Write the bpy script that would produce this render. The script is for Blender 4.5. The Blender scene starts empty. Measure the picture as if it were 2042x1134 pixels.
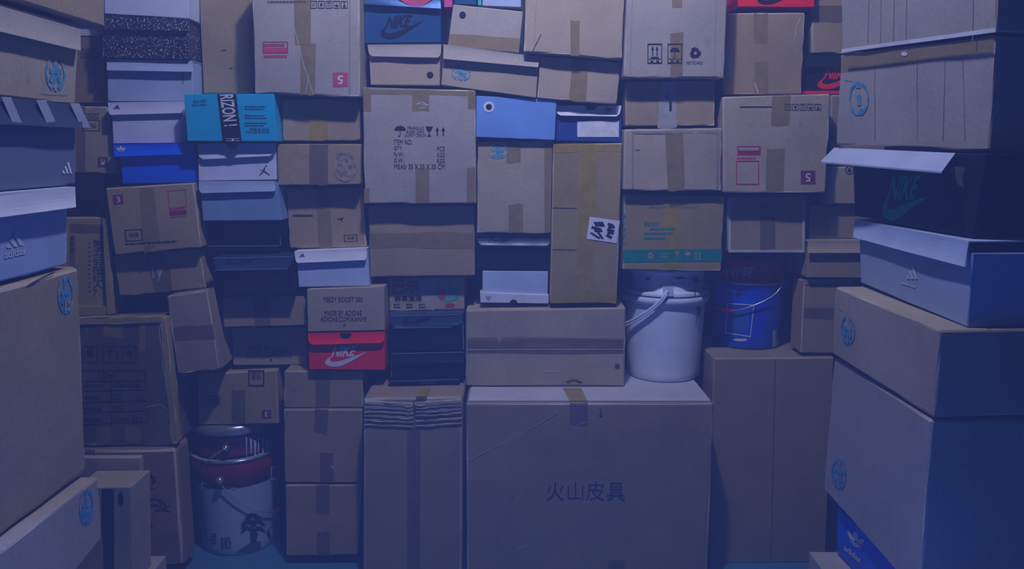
import bpy, bmesh, math, random
from mathutils import Vector, noise

# ------------------------------------------------------------------ camera, world, light, exposure
S = bpy.context.scene
COL = S.collection
W, H, F = 2042.0, 1134.0, 1620.0
PITCH = math.atan(267.0 / F)
CAM = Vector((0.0, -2.57, 1.357))
cd = bpy.data.cameras.new('camera'); cam = bpy.data.objects.new('camera', cd); COL.objects.link(cam)
cam.location = CAM; cam.rotation_euler = (math.pi / 2 - PITCH, 0, 0)
cd.sensor_width = 36.0; cd.sensor_fit = 'HORIZONTAL'; cd.lens = 36.0 * F / W; cd.clip_start = 0.02
S.camera = cam
S.view_settings.view_transform = 'Standard'; S.view_settings.look = 'None'
S.view_settings.gamma = 1.0; S.view_settings.use_curve_mapping = False
S.view_settings.exposure = 0.0

HAZE = 0.04                                     # scattering of the air, per metre
w = bpy.data.worlds.new('world'); S.world = w; w.use_nodes = True
wn = w.node_tree; wn.nodes.clear()
wo = wn.nodes.new('ShaderNodeOutputWorld')
bg = wn.nodes.new('ShaderNodeBackground'); bg.inputs[0].default_value = (0.02, 0.03, 0.1, 1); bg.inputs[1].default_value = 1
wn.links.new(bg.outputs[0], wo.inputs['Surface'])
vs = wn.nodes.new('ShaderNodeVolumeScatter'); vs.inputs['Color'].default_value = (0.8, 0.85, 1.0, 1)
vs.inputs['Density'].default_value = HAZE; vs.inputs['Anisotropy'].default_value = 0.0
wn.links.new(vs.outputs[0], wo.inputs['Volume'])

def area(name, loc, tgt, size, size_y, power, col, spread=math.pi):
    l = bpy.data.lights.new(name, 'AREA'); l.shape = 'RECTANGLE'; l.size = size; l.size_y = size_y
    l.energy = power; l.color = col; l.spread = spread
    o = bpy.data.objects.new(name, l); COL.objects.link(o); o.location = loc
    o.rotation_euler = (Vector(tgt) - Vector(loc)).to_track_quat('-Z', 'Y').to_euler()
    return o
def spot(name, loc, tgt, power, col, angle, blend, radius):
    l = bpy.data.lights.new(name, 'SPOT'); l.energy = power; l.color = col; l.spot_size = math.radians(angle)
    l.spot_blend = blend; l.shadow_soft_size = radius
    o = bpy.data.objects.new(name, l); COL.objects.link(o); o.location = loc
    o.rotation_euler = (Vector(tgt) - Vector(loc)).to_track_quat('-Z', 'Y').to_euler()
LC = (0.66, 0.68, 1.0)
spot('ceiling_lamp', (0.0, -1.13, 2.88), (0.0, -0.75, 1.05), 80.0, LC, 150, 0.6, 0.05)
area('added_wall_light', (0.0, -1.16, 2.88), (0.0, -0.05, 2.02), 0.7, 0.08, 4.3, LC, math.radians(95))  # second light beside the ceiling lamp, added to shape brightness down the wall
area('added_haze_light', (0.0, -1.95, 2.8), (0.0, -1.95, 0.0), 0.9, 0.4, 23.5, (0.09, 0.21, 1.0), math.radians(40))  # unseen blue light, added to tint the air haze

# ------------------------------------------------------------------ projection helpers
FW = Vector((0, math.cos(PITCH), -math.sin(PITCH))); UP = Vector((0, math.sin(PITCH), math.cos(PITCH)))
def ray(px, py): return Vector((1, 0, 0)) * ((px - W / 2) / F) - UP * ((py - H / 2) / F) + FW
def hit(px, py, p0, n):
    d = ray(px, py); return CAM + d * ((p0 - CAM).dot(n) / d.dot(n))
def hitY(px, py, y): return hit(px, py, Vector((0, y, 0)), Vector((0, 1, 0)))
def hitZ(px, py, z): return hit(px, py, Vector((0, 0, z)), Vector((0, 0, 1)))
Z = Vector((0, 0, 1))
def project(P):
    r = P - CAM; k = r.dot(FW); return (W / 2 + r.x / k * F, H / 2 - r.dot(UP) / k * F)

# ------------------------------------------------------------------ materials
MATS = {}
def nodes(name):
    m = bpy.data.materials.new(name); m.use_nodes = True
    return m, m.node_tree, m.node_tree.nodes['Principled BSDF']
def mapped(t, scale=(1, 1, 1)):
    tc = t.nodes.new('ShaderNodeTexCoord'); oi = t.nodes.new('ShaderNodeObjectInfo')
    ad = t.nodes.new('ShaderNodeVectorMath'); ad.operation = 'MULTIPLY_ADD'
    cx = t.nodes.new('ShaderNodeCombineXYZ')
    for k in range(3): t.links.new(oi.outputs['Random'], cx.inputs[k])
    t.links.new(cx.outputs[0], ad.inputs[0]); ad.inputs[1].default_value = (7, 13, 5)
    t.links.new(tc.outputs['Object'], ad.inputs[2])
    mp = t.nodes.new('ShaderNodeMapping'); mp.inputs['Scale'].default_value = scale
    t.links.new(ad.outputs[0], mp.inputs['Vector']); return mp.outputs[0]
def nz(t, vec, scale, detail=4, rough=0.6):
    n = t.nodes.new('ShaderNodeTexNoise'); n.inputs['Scale'].default_value = scale
    n.inputs['Detail'].default_value = detail; n.inputs['Roughness'].default_value = rough
    t.links.new(vec, n.inputs['Vector']); return n.outputs['Fac']
def ramp(t, fac, a, b, p0=0.3, p1=0.7):
    r = t.nodes.new('ShaderNodeValToRGB'); e = r.color_ramp.elements
    e[0].position = p0; e[0].color = (*a, 1); e[1].position = p1; e[1].color = (*b, 1)
    t.links.new(fac, r.inputs[0]); return r.outputs[0]
def mul(t, a, b, fac=1.0):
    m = t.nodes.new('ShaderNodeMixRGB'); m.blend_type = 'MULTIPLY'; m.inputs[0].default_value = fac
    t.links.new(a, m.inputs[1]); t.links.new(b, m.inputs[2]); return m.outputs[0]
def sc(c, k): return tuple(min(1, x * k) for x in c)
def board(name, col, rough=0.85, var=0.14, bump=0.25, flute=True):
    if name in MATS: return MATS[name]
    m, t, p = nodes(name); v = mapped(t)
    big = ramp(t, nz(t, v, 5.0, 5), sc(col, 1 - var), sc(col, 1 + var * 0.6))
    fine = ramp(t, nz(t, v, 160, 3), (0.86, 0.86, 0.86), (1, 1, 1))
    c = mul(t, big, fine)
    spots = ramp(t, nz(t, v, 22, 6, 0.75), (0.72, 0.69, 0.66), (1, 1, 1), 0.28, 0.38)   # scuffs and grime
    c = mul(t, c, spots, 0.8)
    t.links.new(c, p.inputs['Base Color']); p.inputs['Roughness'].default_value = rough
    p.inputs['Specular IOR Level'].default_value = 0.25
    b = t.nodes.new('ShaderNodeBump'); b.inputs['Strength'].default_value = bump; b.inputs['Distance'].default_value = 0.004
    h = nz(t, v, 14, 6, 0.65)
    if flute:
        wv = t.nodes.new('ShaderNodeTexWave'); wv.wave_type = 'BANDS'; wv.bands_direction = 'X'
        wv.inputs['Scale'].default_value = 26; wv.inputs['Distortion'].default_value = 0.6
        t.links.new(mapped(t, (1, 1, 0.1)), wv.inputs['Vector'])
        mm = t.nodes.new('ShaderNodeMath'); mm.operation = 'MULTIPLY_ADD'; mm.inputs[1].default_value = 0.05
        t.links.new(wv.outputs['Fac'], mm.inputs[0]); t.links.new(h, mm.inputs[2]); h = mm.outputs[0]
    t.links.new(h, b.inputs['Height']); t.links.new(b.outputs[0], p.inputs['Normal'])
    MATS[name] = m; return m
def paint(name, col, rough=0.5, spec=0.4, metal=0.0, bump=0.08):
    if name in MATS: return MATS[name]
    m, t, p = nodes(name); v = mapped(t)
    c = ramp(t, nz(t, v, 9, 5), sc(col, 0.88), sc(col, 1.06))
    t.links.new(c, p.inputs['Base Color']); p.inputs['Roughness'].default_value = rough
    p.inputs['Specular IOR Level'].default_value = spec; p.inputs['Metallic'].default_value = metal
    b = t.nodes.new('ShaderNodeBump'); b.inputs['Strength'].default_value = bump; b.inputs['Distance'].default_value = 0.003
    t.links.new(nz(t, v, 18, 4), b.inputs['Height']); t.links.new(b.outputs[0], p.inputs['Normal'])
    MATS[name] = m; return m
def ink(name, col, back=None, wear=0.0):
    if name in MATS: return MATS[name]
    m, t, p = nodes(name); v = mapped(t)
    if back is not None:
        c = ramp(t, nz(t, v, 60, 5, 0.7), back, col, wear - 0.05, wear + 0.08)
    else: c = ramp(t, nz(t, v, 40, 4), sc(col, 0.85), sc(col, 1.1))
    t.links.new(c, p.inputs['Base Color']); p.inputs['Roughness'].default_value = 0.7
    p.inputs['Specular IOR Level'].default_value = 0.2
    MATS[name] = m; return m
def tapemat(name, col, alpha=0.75):
    if name in MATS: return MATS[name]
    m, t, p = nodes(name); v = mapped(t)
    c = ramp(t, nz(t, v, 30, 5), sc(col, 0.85), sc(col, 1.12))
    t.links.new(c, p.inputs['Base Color']); p.inputs['Roughness'].default_value = 0.32
    p.inputs['Alpha'].default_value = alpha
    b = t.nodes.new('ShaderNodeBump'); b.inputs['Strength'].default_value = 0.5; b.inputs['Distance'].default_value = 0.003
    t.links.new(nz(t, mapped(t, (1, 1, 0.35)), 45, 5, 0.7), b.inputs['Height']); t.links.new(b.outputs[0], p.inputs['Normal'])
    MATS[name] = m; return m

KR = board('kraft_cardboard', (0.375, 0.285, 0.160))
KW = board('warm_kraft_cardboard', (0.39, 0.29, 0.15))
KP = board('pale_kraft_cardboard', (0.45, 0.37, 0.255))
KL = board('light_grey_cardboard', (0.42, 0.375, 0.315))
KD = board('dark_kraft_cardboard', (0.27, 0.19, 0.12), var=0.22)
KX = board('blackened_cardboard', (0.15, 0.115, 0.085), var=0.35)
KY = board('yellowed_cardboard', (0.37, 0.285, 0.115), var=0.2)
KS = board('smooth_kraft_board', (0.43, 0.35, 0.25), bump=0.08, flute=False, var=0.06)
KG = board('buff_cardboard', (0.33, 0.265, 0.17))
KE = board('worn_edge_cardboard', (0.56, 0.48, 0.38), var=0.35, flute=False)
TP = tapemat('brown_tape', (0.33, 0.245, 0.10), 0.7)
TY = tapemat('yellow_tape', (0.40, 0.30, 0.045), 0.85)
TC = tapemat('clear_tape', (0.55, 0.56, 0.55), 0.6)
TD = tapemat('dark_tape', (0.20, 0.15, 0.10), 0.75)
WH = paint('white_board', (0.74, 0.76, 0.84), 0.6)
LV = paint('lavender_board', (0.60, 0.62, 0.78), 0.6)
GY = paint('grey_board', (0.36, 0.44, 0.62), 0.6)
GD = paint('slate_board', (0.13, 0.17, 0.25), 0.6)
BK = paint('black_board', (0.009, 0.010, 0.016), 0.5, 0.2)
BB = paint('blue_black_board', (0.02, 0.05, 0.11), 0.35, 0.6)
RD = paint('red_board', (0.98, 0.006, 0.015), 0.4)
BL = paint('royal_blue_board', (0.0, 0.10, 0.85), 0.45)
LB = paint('sky_blue_board', (0.16, 0.33, 0.75), 0.5)
TQ = paint('turquoise_board', (0.0, 0.42, 0.70), 0.4)
BM = paint('metallic_blue_board', (0.02, 0.10, 0.25), 0.3, 0.6, 0.3)
IK = ink('black_ink', (0.015, 0.015, 0.02))
IG = ink('faded_ink', (0.10, 0.075, 0.06))
IR = ink('red_ink', (0.50, 0.03, 0.07))
IW = ink('white_ink', (0.7, 0.7, 0.75))
ISC = ink('soft_crease_line', (0.29, 0.25, 0.20))
IS = ink('silver_ink', (0.35, 0.38, 0.43))
IT = ink('green_ink', (0.0, 0.24, 0.19))
IN = ink('bright_green_ink', (0.0, 0.34, 0.20))
IB = ink('blue_stamp_ink', (0.05, 0.28, 0.46), (0.42, 0.36, 0.30), 0.44)
IV = ink('pale_ink', (0.55, 0.6, 0.7))
IU = ink('deep_blue_ink', (0.01, 0.03, 0.12))
IKD = ink('kraft_knockout', (0.42, 0.32, 0.2))
IP = ink('pink_ink', (0.55, 0.08, 0.14))

# ------------------------------------------------------------------ object helpers
THINGS = []
def empty(name, loc, label, cat, group=None):
    o = bpy.data.objects.new(name, None); COL.objects.link(o); o.location = loc; o.empty_display_size = 0.05
    o['label'] = label; o['category'] = cat
    if group: o['group'] = group
    THINGS.append(o); return o
def mesh(name, verts, faces, mat, parent=None, smooth=False, label=None):
    org = parent_loc(parent) if parent is not None else Vector((0, 0, 0))
    me = bpy.data.meshes.new(name)
    me.from_pydata([tuple(Vector(v) - org) for v in verts], [], faces); me.update()
    me.materials.append(mat)
    if smooth:
        for p in me.polygons: p.use_smooth = True
    o = bpy.data.objects.new(name, me); COL.objects.link(o)
    if parent is not None: o.parent = parent
    if label: o['label'] = label
    return o
def parent_loc(p):
    v = p.location.copy()
    while p.parent is not None: p = p.parent; v = v + p.location
    return v

def brick(c8, nu, nv, nw, bev, deform=None, rag=0.0, seed=0):
    """box through 8 corners c8[(i,j,k)], i right, j up, k back; chamfered edges, optional deformation"""
    c = c8
    def tri(u, v, k):
        a = c[0].lerp(c[1], u).lerp(c[2].lerp(c[3], u), v); b = c[4].lerp(c[5], u).lerp(c[6].lerp(c[7], u), v)
        return a.lerp(b, k)
    L = [(c[1] - c[0]).length, (c[2] - c[0]).length, (c[4] - c[0]).length]
    def coords(n, l):
        e = min(0.2, bev / max(l, 1e-4)); return [0.0] + [e + (1 - 2 * e) * i / n for i in range(n + 1)] + [1.0]
    U, V, K = coords(nu, L[0]), coords(nv, L[1]), coords(nw, L[2])
    idx = {}; verts = []; faces = []
    cen = tri(.5, .5, .5)
    def vid(i, j, k):
        key = (i, j, k)
        if key in idx: return idx[key]
        u, v, q = U[i], V[j], K[k]
        ext = [u in (0.0, 1.0), v in (0.0, 1.0), q in (0.0, 1.0)]
        if sum(ext) >= 2:
            f = 0.55 if sum(ext) == 2 else 0.75
            if ext[0]: u = u + (U[1] if u == 0 else -U[1]) * f * 0.6
            if ext[1]: v = v + (V[1] if v == 0 else -V[1]) * f * 0.6
            if ext[2]: q = q + (K[1] if q == 0 else -K[1]) * f * 0.6
        p = tri(u, v, q)
        if deform: p = p + deform(p, q)
        if rag and sum(ext) >= 2:
            p = p + Vector((noise.noise(p * 31 + Vector((seed, 0, 0))), noise.noise(p * 29 + Vector((0, seed, 5))), noise.noise(p * 37 + Vector((3, 0, seed))))) * rag
        idx[key] = len(verts); verts.append(p); return idx[key]
    a, b, d = len(U) - 1, len(V) - 1, len(K) - 1; edge = []
    for i in range(a):
        for j in range(b):
            if i in (0, a - 1) or j in (0, b - 1): edge.append(len(faces))
            faces.append((vid(i, j, 0), vid(i + 1, j, 0), vid(i + 1, j + 1, 0), vid(i, j + 1, 0)))
            faces.append((vid(i, j, d), vid(i, j + 1, d), vid(i + 1, j + 1, d), vid(i + 1, j, d)))
    for i in range(a):
        for k in range(d):
            faces.append((vid(i, 0, k), vid(i, 0, k + 1), vid(i + 1, 0, k + 1), vid(i + 1, 0, k)))
            faces.append((vid(i, b, k), vid(i + 1, b, k), vid(i + 1, b, k + 1), vid(i, b, k + 1)))
    for j in range(b):
        for k in range(d):
            faces.append((vid(0, j, k), vid(0, j + 1, k), vid(0, j + 1, k + 1), vid(0, j, k + 1)))
            faces.append((vid(a, j, k), vid(a, j, k + 1), vid(a, j + 1, k + 1), vid(a, j + 1, k)))
    brick.edge = edge
    return verts, faces

SEED = [11]
class Face:
    """a visible face: plane through the two top corners at real depths, corners read where they stand"""
    def __init__(s, q, yl, yr=None, tilt=0.0, amp=0.0015, bulge=0.0):
        if yr is None: yr = yl
        TL, TR, BR, BL_ = q
        a = hitY(*TL, yl); b = hitY(*TR, yr)
        h = Vector((b.x - a.x, b.y - a.y, 0)).normalized()
        n = Vector((h.y, -h.x, 0)); s.hn = n
        s.n = (n * math.cos(tilt) + Z * math.sin(tilt)).normalized()
        s.p0 = a; s.ex = h; s.ey = s.n.cross(h).normalized() * 1.0
        if s.ey.z < 0: s.ey = -s.ey
        s.TL, s.TR = hit(*TL, a, s.n), hit(*TR, a, s.n)
        s.BR, s.BL = hit(*BR, a, s.n), hit(*BL_, a, s.n)
        s.amp = amp; s.bulge = bulge; SEED[0] += 7; s.seed = SEED[0]; s.off = 0.0
        s.w = (s.TR - s.TL).length; s.h = (s.TL - s.BL).length
    def d(s, p):
        r = p - s.TL; u = r.dot(s.ex) / s.w; v = -r.dot(s.ey) / s.h
        k = noise.noise(p * 6.5 + Vector((s.seed, 0, 0))) * s.amp
        if 0 < u < 1 and 0 < v < 1: k += s.bulge * math.sin(math.pi * u) * math.sin(math.pi * v)
        return s.n * k
    def at(s, px, py, off):
        p = hit(px, py, s.p0 + s.n * (off + s.off), s.n); return p + s.d(p)

def quadmap(q):
    """unit (u right, v down) -> pixel"""
    if len(q) == 4 and not hasattr(q[0], '__len__'):
        x0, y0, x1, y1 = q; q = ((x0, y0), (x1, y0), (x1, y1), (x0, y1))
    a, b, c, d = q
    def f(u, v):
        return ((a[0] * (1 - u) + b[0] * u) * (1 - v) + (d[0] * (1 - u) + c[0] * u) * v,
                (a[1] * (1 - u) + b[1] * u) * (1 - v) + (d[1] * (1 - u) + c[1] * u) * v)
    return f

_txt = {}
def textmesh(s, bold=0.0, shear=0.0):
    key = (s, bold, shear)
    if key in _txt: return _txt[key]
    c = bpy.data.curves.new('t', 'FONT'); c.body = s; c.offset = bold; c.shear = shear; c.resolution_u = 3
    c.align_x = 'LEFT'; c.size = 1.0; c.space_line = 0.95
    o = bpy.data.objects.new('t', c); COL.objects.link(o)
    me = bpy.data.meshes.new_from_object(o.evaluated_get(bpy.context.evaluated_depsgraph_get()))
    vs_ = [v.co.copy() for v in me.vertices]; fs = [tuple(p.vertices) for p in me.polygons]
    bpy.data.objects.remove(o); bpy.data.curves.remove(c); bpy.data.meshes.remove(me)
    if not vs_: vs_ = [Vector((0, 0, 0)), Vector((1, 0, 0)), Vector((1, 1, 0))]; fs = [(0, 1, 2)]
    x0 = min(v.x for v in vs_); x1 = max(v.x for v in vs_); y0 = min(v.y for v in vs_); y1 = max(v.y for v in vs_)
    vs_ = [((v.x - x0) / (x1 - x0), 1 - (v.y - y0) / (y1 - y0)) for v in vs_]
    _txt[key] = (vs_, fs); return _txt[key]

# --- unit shapes: lists of polygons in (u right, v down)
def ln(x0, y0, x1, y1, t):
    dx, dy = x1 - x0, y1 - y0; l = math.hypot(dx, dy) or 1; nx, ny = -dy / l * t / 2, dx / l * t / 2
    return [(x0 + nx, y0 + ny), (x1 + nx, y1 + ny), (x1 - nx, y1 - ny), (x0 - nx, y0 - ny)]
def rc(x0, y0, x1, y1): return [(x0, y0), (x1, y0), (x1, y1), (x0, y1)]
def frame(t=0.06): return [rc(0, 0, 1, t), rc(0, 1 - t, 1, 1), rc(0, t, t, 1 - t), rc(1 - t, t, 1, 1 - t)]
def disc(cx=.5, cy=.5, rx=.5, ry=.5, n=24, a0=0, a1=360):
    full = a1 - a0 == 360
    return [(cx + rx * math.cos(math.radians(a0 + (a1 - a0) * i / n)), cy + ry * math.sin(math.radians(a0 + (a1 - a0) * i / n))) for i in range(n + (0 if full else 1))]
def arc(cx, cy, r0, r1, a0, a1, n=14):
    out = []
    for i in range(n):
        p = [math.radians(a0 + (a1 - a0) * (i + k) / n) for k in (0, 1)]
        out.append([(cx + r0 * math.cos(p[0]), cy + r0 * math.sin(p[0])), (cx + r0 * math.cos(p[1]), cy + r0 * math.sin(p[1])),
                    (cx + r1 * math.cos(p[1]), cy + r1 * math.sin(p[1])), (cx + r1 * math.cos(p[0]), cy + r1 * math.sin(p[0]))])
    return out
_lo = [(0.20, 0.10), (0.10, 0.28), (0.03, 0.46), (0.0, 0.64), (0.02, 0.80), (0.08, 0.92), (0.17, 0.99), (0.28, 1.0), (0.42, 0.90), (0.70, 0.50), (1.0, 0.0)]
_up = [(0.20, 0.10), (0.15, 0.24), (0.12, 0.36), (0.11, 0.47), (0.125, 0.55), (0.16, 0.61), (0.22, 0.635), (0.29, 0.61), (0.42, 0.52), (0.70, 0.27), (1.0, 0.0)]
SWOOSH = [[_lo[i], _lo[i + 1], _up[i + 1], _up[i]] for i in range(10)]
BARS = [[(.0, .80), (.17, .69), (.34, 1), (.10, 1)], [(.23, .45), (.41, .34), (.67, 1), (.47, 1)], [(.47, .12), (.66, 0), (1, 1), (.80, 1)]]
TREFOIL = [disc(.5, .30, .17, .30), [(0, .22), (.22, .25), (.45, .62), (.42, .72), (.14, .66), (.02, .45)], [(1, .22), (.78, .25), (.55, .62), (.58, .72), (.86, .66), (.98, .45)],
           rc(.14, .77, .86, .82), rc(.22, .86, .78, .91), rc(.34, .95, .66, 1)]
def emblem():
    P = arc(.5, .5, .40, .50, 110, 250) + arc(.5, .5, .40, .50, -70, 70)
    P += [rc(.40, .02, .60, .42), rc(.20, .36, .80, .50), [(.28, .50), (.46, .50), (.34, .78), (.20, .70)], [(.72, .50), (.54, .50), (.66, .78), (.80, .70)],
          rc(.42, .55, .58, .98), ln(.3, .86, .7, .86, .07)]
    return P
EMB = emblem()
UPARROWS = [[(.10, .35), (.25, 0), (.40, .35)], rc(.19, .35, .31, .8), [(.60, .35), (.75, 0), (.90, .35)], rc(.69, .35, .81, .8), rc(.05, .9, .95, 1)]
UMB = [disc(.5, .45, .48, .42, 14, 180, 360), ln(.5, .4, .5, .92, .06)] + arc(.42, .90, .05, .11, 0, 180, 6)
GLASS = [[(.1, 0), (.9, 0), (.75, .4), (.56, .5), (.56, .85), (.8, 1), (.2, 1), (.44, .85), (.44, .5), (.25, .4)]]
def _rec():
    P = []
    for k in range(3):
        a = math.radians(-90 + 120 * k); b = math.radians(-90 + 120 * (k + 1))
        r = .42; x0, y0, x1, y1 = .5 + r * math.cos(a), .52 + r * math.sin(a), .5 + r * math.cos(b), .52 + r * math.sin(b)
        sx, sy = x0 + (x1 - x0) * .16, y0 + (y1 - y0) * .16; ex, ey = x0 + (x1 - x0) * .62, y0 + (y1 - y0) * .62
        P.append(ln(sx, sy, ex, ey, .2)); dx, dy = (x1 - x0), (y1 - y0); l = math.hypot(dx, dy); dx /= l; dy /= l
        P.append([(ex - dy * .2, ey + dx * .2), (ex + dx * .26, ey + dy * .26), (ex + dy * .2, ey - dx * .2)])
    return P
RECY = _rec()
TRUCKARROWS = [rc(.1, .25, .85, .33), [(.85, .18), (1, .29), (.85, .40)], rc(.15, .62, .9, .70), [(.15, .55), (0, .66), (.15, .77)]]
JUMP = [ln(.50, .32, .42, .58, .10), ln(.50, .34, .62, .02, .06), disc(.50, .24, .06, .06, 10), ln(.45, .34, .26, .50, .06), ln(.26, .5, .12, .46, .05),
        ln(.42, .56, .20, .78, .10), ln(.20, .78, .0, .97, .07), ln(.44, .56, .72, .74, .10), ln(.72, .74, 1.0, .96, .07), disc(.65, 0, .07, .06, 8)]
def flipv(P): return [[(1 - u, 1 - v) for u, v in p] for p in P]
def sub(P, x0, y0, x1, y1): return [[(x0 + u * (x1 - x0), y0 + v * (y1 - y0)) for u, v in p] for p in P]

ALLT = []
class Thing:
    def __init__(s, kind, label, face, th, cat='box', group=None, base_z=None):
        s.face = face; f = face
        c = (f.BL + f.BR) / 2 - f.hn * th / 2; c.z = min(f.BL.z, f.BR.z)
        s.root = empty(kind, c, label, cat, group); s.th = th
        ALLT.append(s)
    def _map(s, P, q, off, rot=0):
        f = quadmap(q); out = []
        for u, v in P:
            if rot == 180: u, v = 1 - u, 1 - v
            elif rot == 90: u, v = 1 - v, u          # reads downwards
            elif rot == 270: u, v = v, 1 - u         # reads upwards
            out.append(s.face.at(*f(u, v), off))
        return out
    def shape(s, polys, q, mat, name='printed_logo', rot=0, off=0.0011, label=None, parent=None):
        V, Fc = [], []
        for p in polys:
            n = len(V); V += s._map(p, q, off, rot); Fc.append(tuple(range(n, n + len(p))))
        return mesh(name, V, Fc, mat, parent or s.owner(off), label=label)
    def owner(s, off): return s.lid if off > .0085 and getattr(s, 'lid', None) is not None else s.root
    def text(s, t, q, mat, rot=0, bold=0.0, shear=0.0, name='printed_text', off=0.0011, parent=None):
        v, fs = textmesh(t, bold, shear)
        return mesh(name, s._map(v, q, off, rot), fs, mat, parent or s.owner(off))
    def sheet(s, q, mat, name='packing_tape', off=0.0006, nu=3, nv=10, label=None, ragged=0.0, th=0.0, parent=None):
        f = quadmap(q); V = []; Fc = []
        for j in range(nv + 1):
            for i in range(nu + 1):
                px, py = f(i / nu, j / nv)
                if ragged and (j in (0, nv)): py += random.uniform(-ragged, ragged)
                V.append(s.face.at(px, py, off))
        for j in range(nv):
            for i in range(nu):
                a = j * (nu + 1) + i; Fc.append((a, a + nu + 1, a + nu + 2, a + 1))
        return mesh(name, V, Fc, mat, parent or s.root, label=label)
    def tape(s, q, mat=None, ragged=2.0): return s.sheet(q, mat or TP, 'packing_tape', 0.0006, 3, 12, ragged=ragged)

def block(face, th, name, mat, parent, nu=7, nv=7, nw=4, bev=0.004, rag=0.0015, q=None, off=0.0, inset=0.0, label=None, smooth=True):
    f = face
    fr = [f.BL, f.BR, f.TL, f.TR] if q is None else [hit(*q[k], f.p0 + f.n * off, f.n) - f.n * off for k in (3, 2, 0, 1)]
    fr = [p + f.n * off for p in fr]
    bk = [p - f.hn * th for p in fr]
    amp0 = f.amp
    def df(p, k): return f.d(p - f.n * off) * max(0.0, 1 - k * 1.0)
    V, Fc = brick(fr + bk, nu, nv, nw, bev, df, rag, f.seed)
    o = mesh(name, V, Fc, mat, parent, False, label)
    if 'cardboard' in mat.name and bev >= .002:
        o.data.materials.append(KE)
        for k in brick.edge: o.data.polygons[k].material_index = 1
    return o

def carton(label, q, y, th=0.40, mat=None, flaps=None, tapes=(), yr=None, amp=0.002, bulge=0.0, rag=0.003, kind='cardboard_box', group=None, tapemat_=None, bev=0.004, tilt=0.0):
    mat = mat or KR
    q = [tuple(p) for p in q]
    f = Face(q, y, yr, tilt, amp, bulge)
    t = Thing(kind, label, f, th, 'box', group)
    block(f, th, 'box_body', mat, t.root, rag=rag, bev=bev)
    if flaps:
        TL, TR, BR, BL_ = q; g = quadmap(q)
        if flaps == 'v':
            qs = [(g(.012, .012), g(.497, .012), g(.497, .988), g(.012, .988)), (g(.503, .012), g(.988, .012), g(.988, .988), g(.503, .988))]
        else:
            qs = [(g(.008, .015), g(.992, .015), g(.992, .495), g(.008, .495)), (g(.008, .505), g(.992, .505), g(.992, .985), g(.008, .985))]
        for qq in qs:
            block(f, 0.0035, 'flap', mat, t.root, q=qq, off=0.0036, rag=rag * 0.5, bev=0.0012, nu=5, nv=6, nw=1)
        f.off = 0.0038
    for tp in tapes:
        if len(tp) == 5: t.tape(tp[:4], tp[4])
        else: t.tape(tp, tapemat_)
    return t

def skirt(f, q, mat, parent, name='lid', off=0.007, th=0.38, round_=None, bottom_off=0.006, thick=0.0025, label=None):
    """hinged lid: a top board and a front tuck flap standing off the body, with rounded lower corners"""
    TL, TR, BR, BL_ = q; n = 14
    r = 0.0 if round_ is None else round_
    front, back = [], []
    V = []; Fc = []
    g = quadmap(q); rows = 6
    cols = n
    for j in range(rows + 1):
        for i in range(cols + 1):
            u, v = i / cols, j / rows
            uu = u
            if r and v > 0.5:                       # rounded corners
                k = (v - 0.5) * 2; ins = r * (1 - math.sqrt(max(0, 1 - k * k)))
                uu = ins + u * (1 - 2 * ins)
            px, py = g(uu, v)
            oo = off + bottom_off * v * v + noise.noise(Vector((u * 2.3, v, f.seed))) * 0.003 * v
            p = hit(px, py, f.p0 + f.n * oo, f.n)
            V.append(p + f.d(p))
    m = len(V)
    V += [v - f.n * thick for v in V]
    W_ = cols + 1
    for j in range(rows):
        for i in range(cols):
            a = j * W_ + i; Fc.append((a, a + W_, a + W_ + 1, a + 1)); b = a + m; Fc.append((b, b + 1, b + W_ + 1, b + W_))
    for i in range(cols):
        a = i; Fc.append((a, a + 1, a + 1 + m, a + m)); a = rows * W_ + i; Fc.append((a + 1, a, a + m, a + 1 + m))
    for j in range(rows):
        a = j * W_; Fc.append((a + W_, a, a + m, a + W_ + m)); a = j * W_ + cols; Fc.append((a, a + W_, a + W_ + m, a + m))
    # top board
    k = len(V); a, b = V[0], V[cols]
    tb = [a, b, b - f.hn * th, a - f.hn * th]; V += tb + [p - Z * thick for p in tb]
    Fc += [(k, k + 1, k + 2, k + 3), (k + 7, k + 6, k + 5, k + 4)] + [(k + i, k + 4 + i, k + 4 + (i + 1) % 4, k + (i + 1) % 4) for i in range(4)]
    return mesh(name, V, Fc, mat, parent, False, label)

def shoebox(label, lidq, bodyq, y, th=0.33, lid=None, body=None, yr=None, group=None, round_=0.03, off=0.007, flare=0.008, kind='shoe_box', tilt=0.0, lidlabel=None, amp=0.0008):
    """bodyq lower face; lidq the flap that hangs over its top"""
    full = (lidq[0], lidq[1], bodyq[2], bodyq[3])
    # the body reaches up under the lid
    f = Face(full, y, yr, tilt, amp, 0.0)
    t = Thing(kind, label, f, th, 'shoe box', group)
    bq = (lerp(lidq[0], bodyq[0], .12, bodyq[0][0]), lerp(lidq[1], bodyq[1], .12, bodyq[1][0]), bodyq[2], bodyq[3])
    block(f, th, 'box_body', body, t.root, q=bq, nu=4, nv=3, nw=2, bev=0.0015, rag=0.0006)
    t.lid = skirt(f, lidq, lid or body, t.root, round_=round_, th=th, off=off, bottom_off=flare, label=lidlabel)
    t.lidoff = off
    return t
def lerp(a, b, k, x): return (x, a[1] + (b[1] - a[1]) * k)
def Q(x0, y0, x1, y1): return ((x0, y0), (x1, y0), (x1, y1), (x0, y1))

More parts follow.
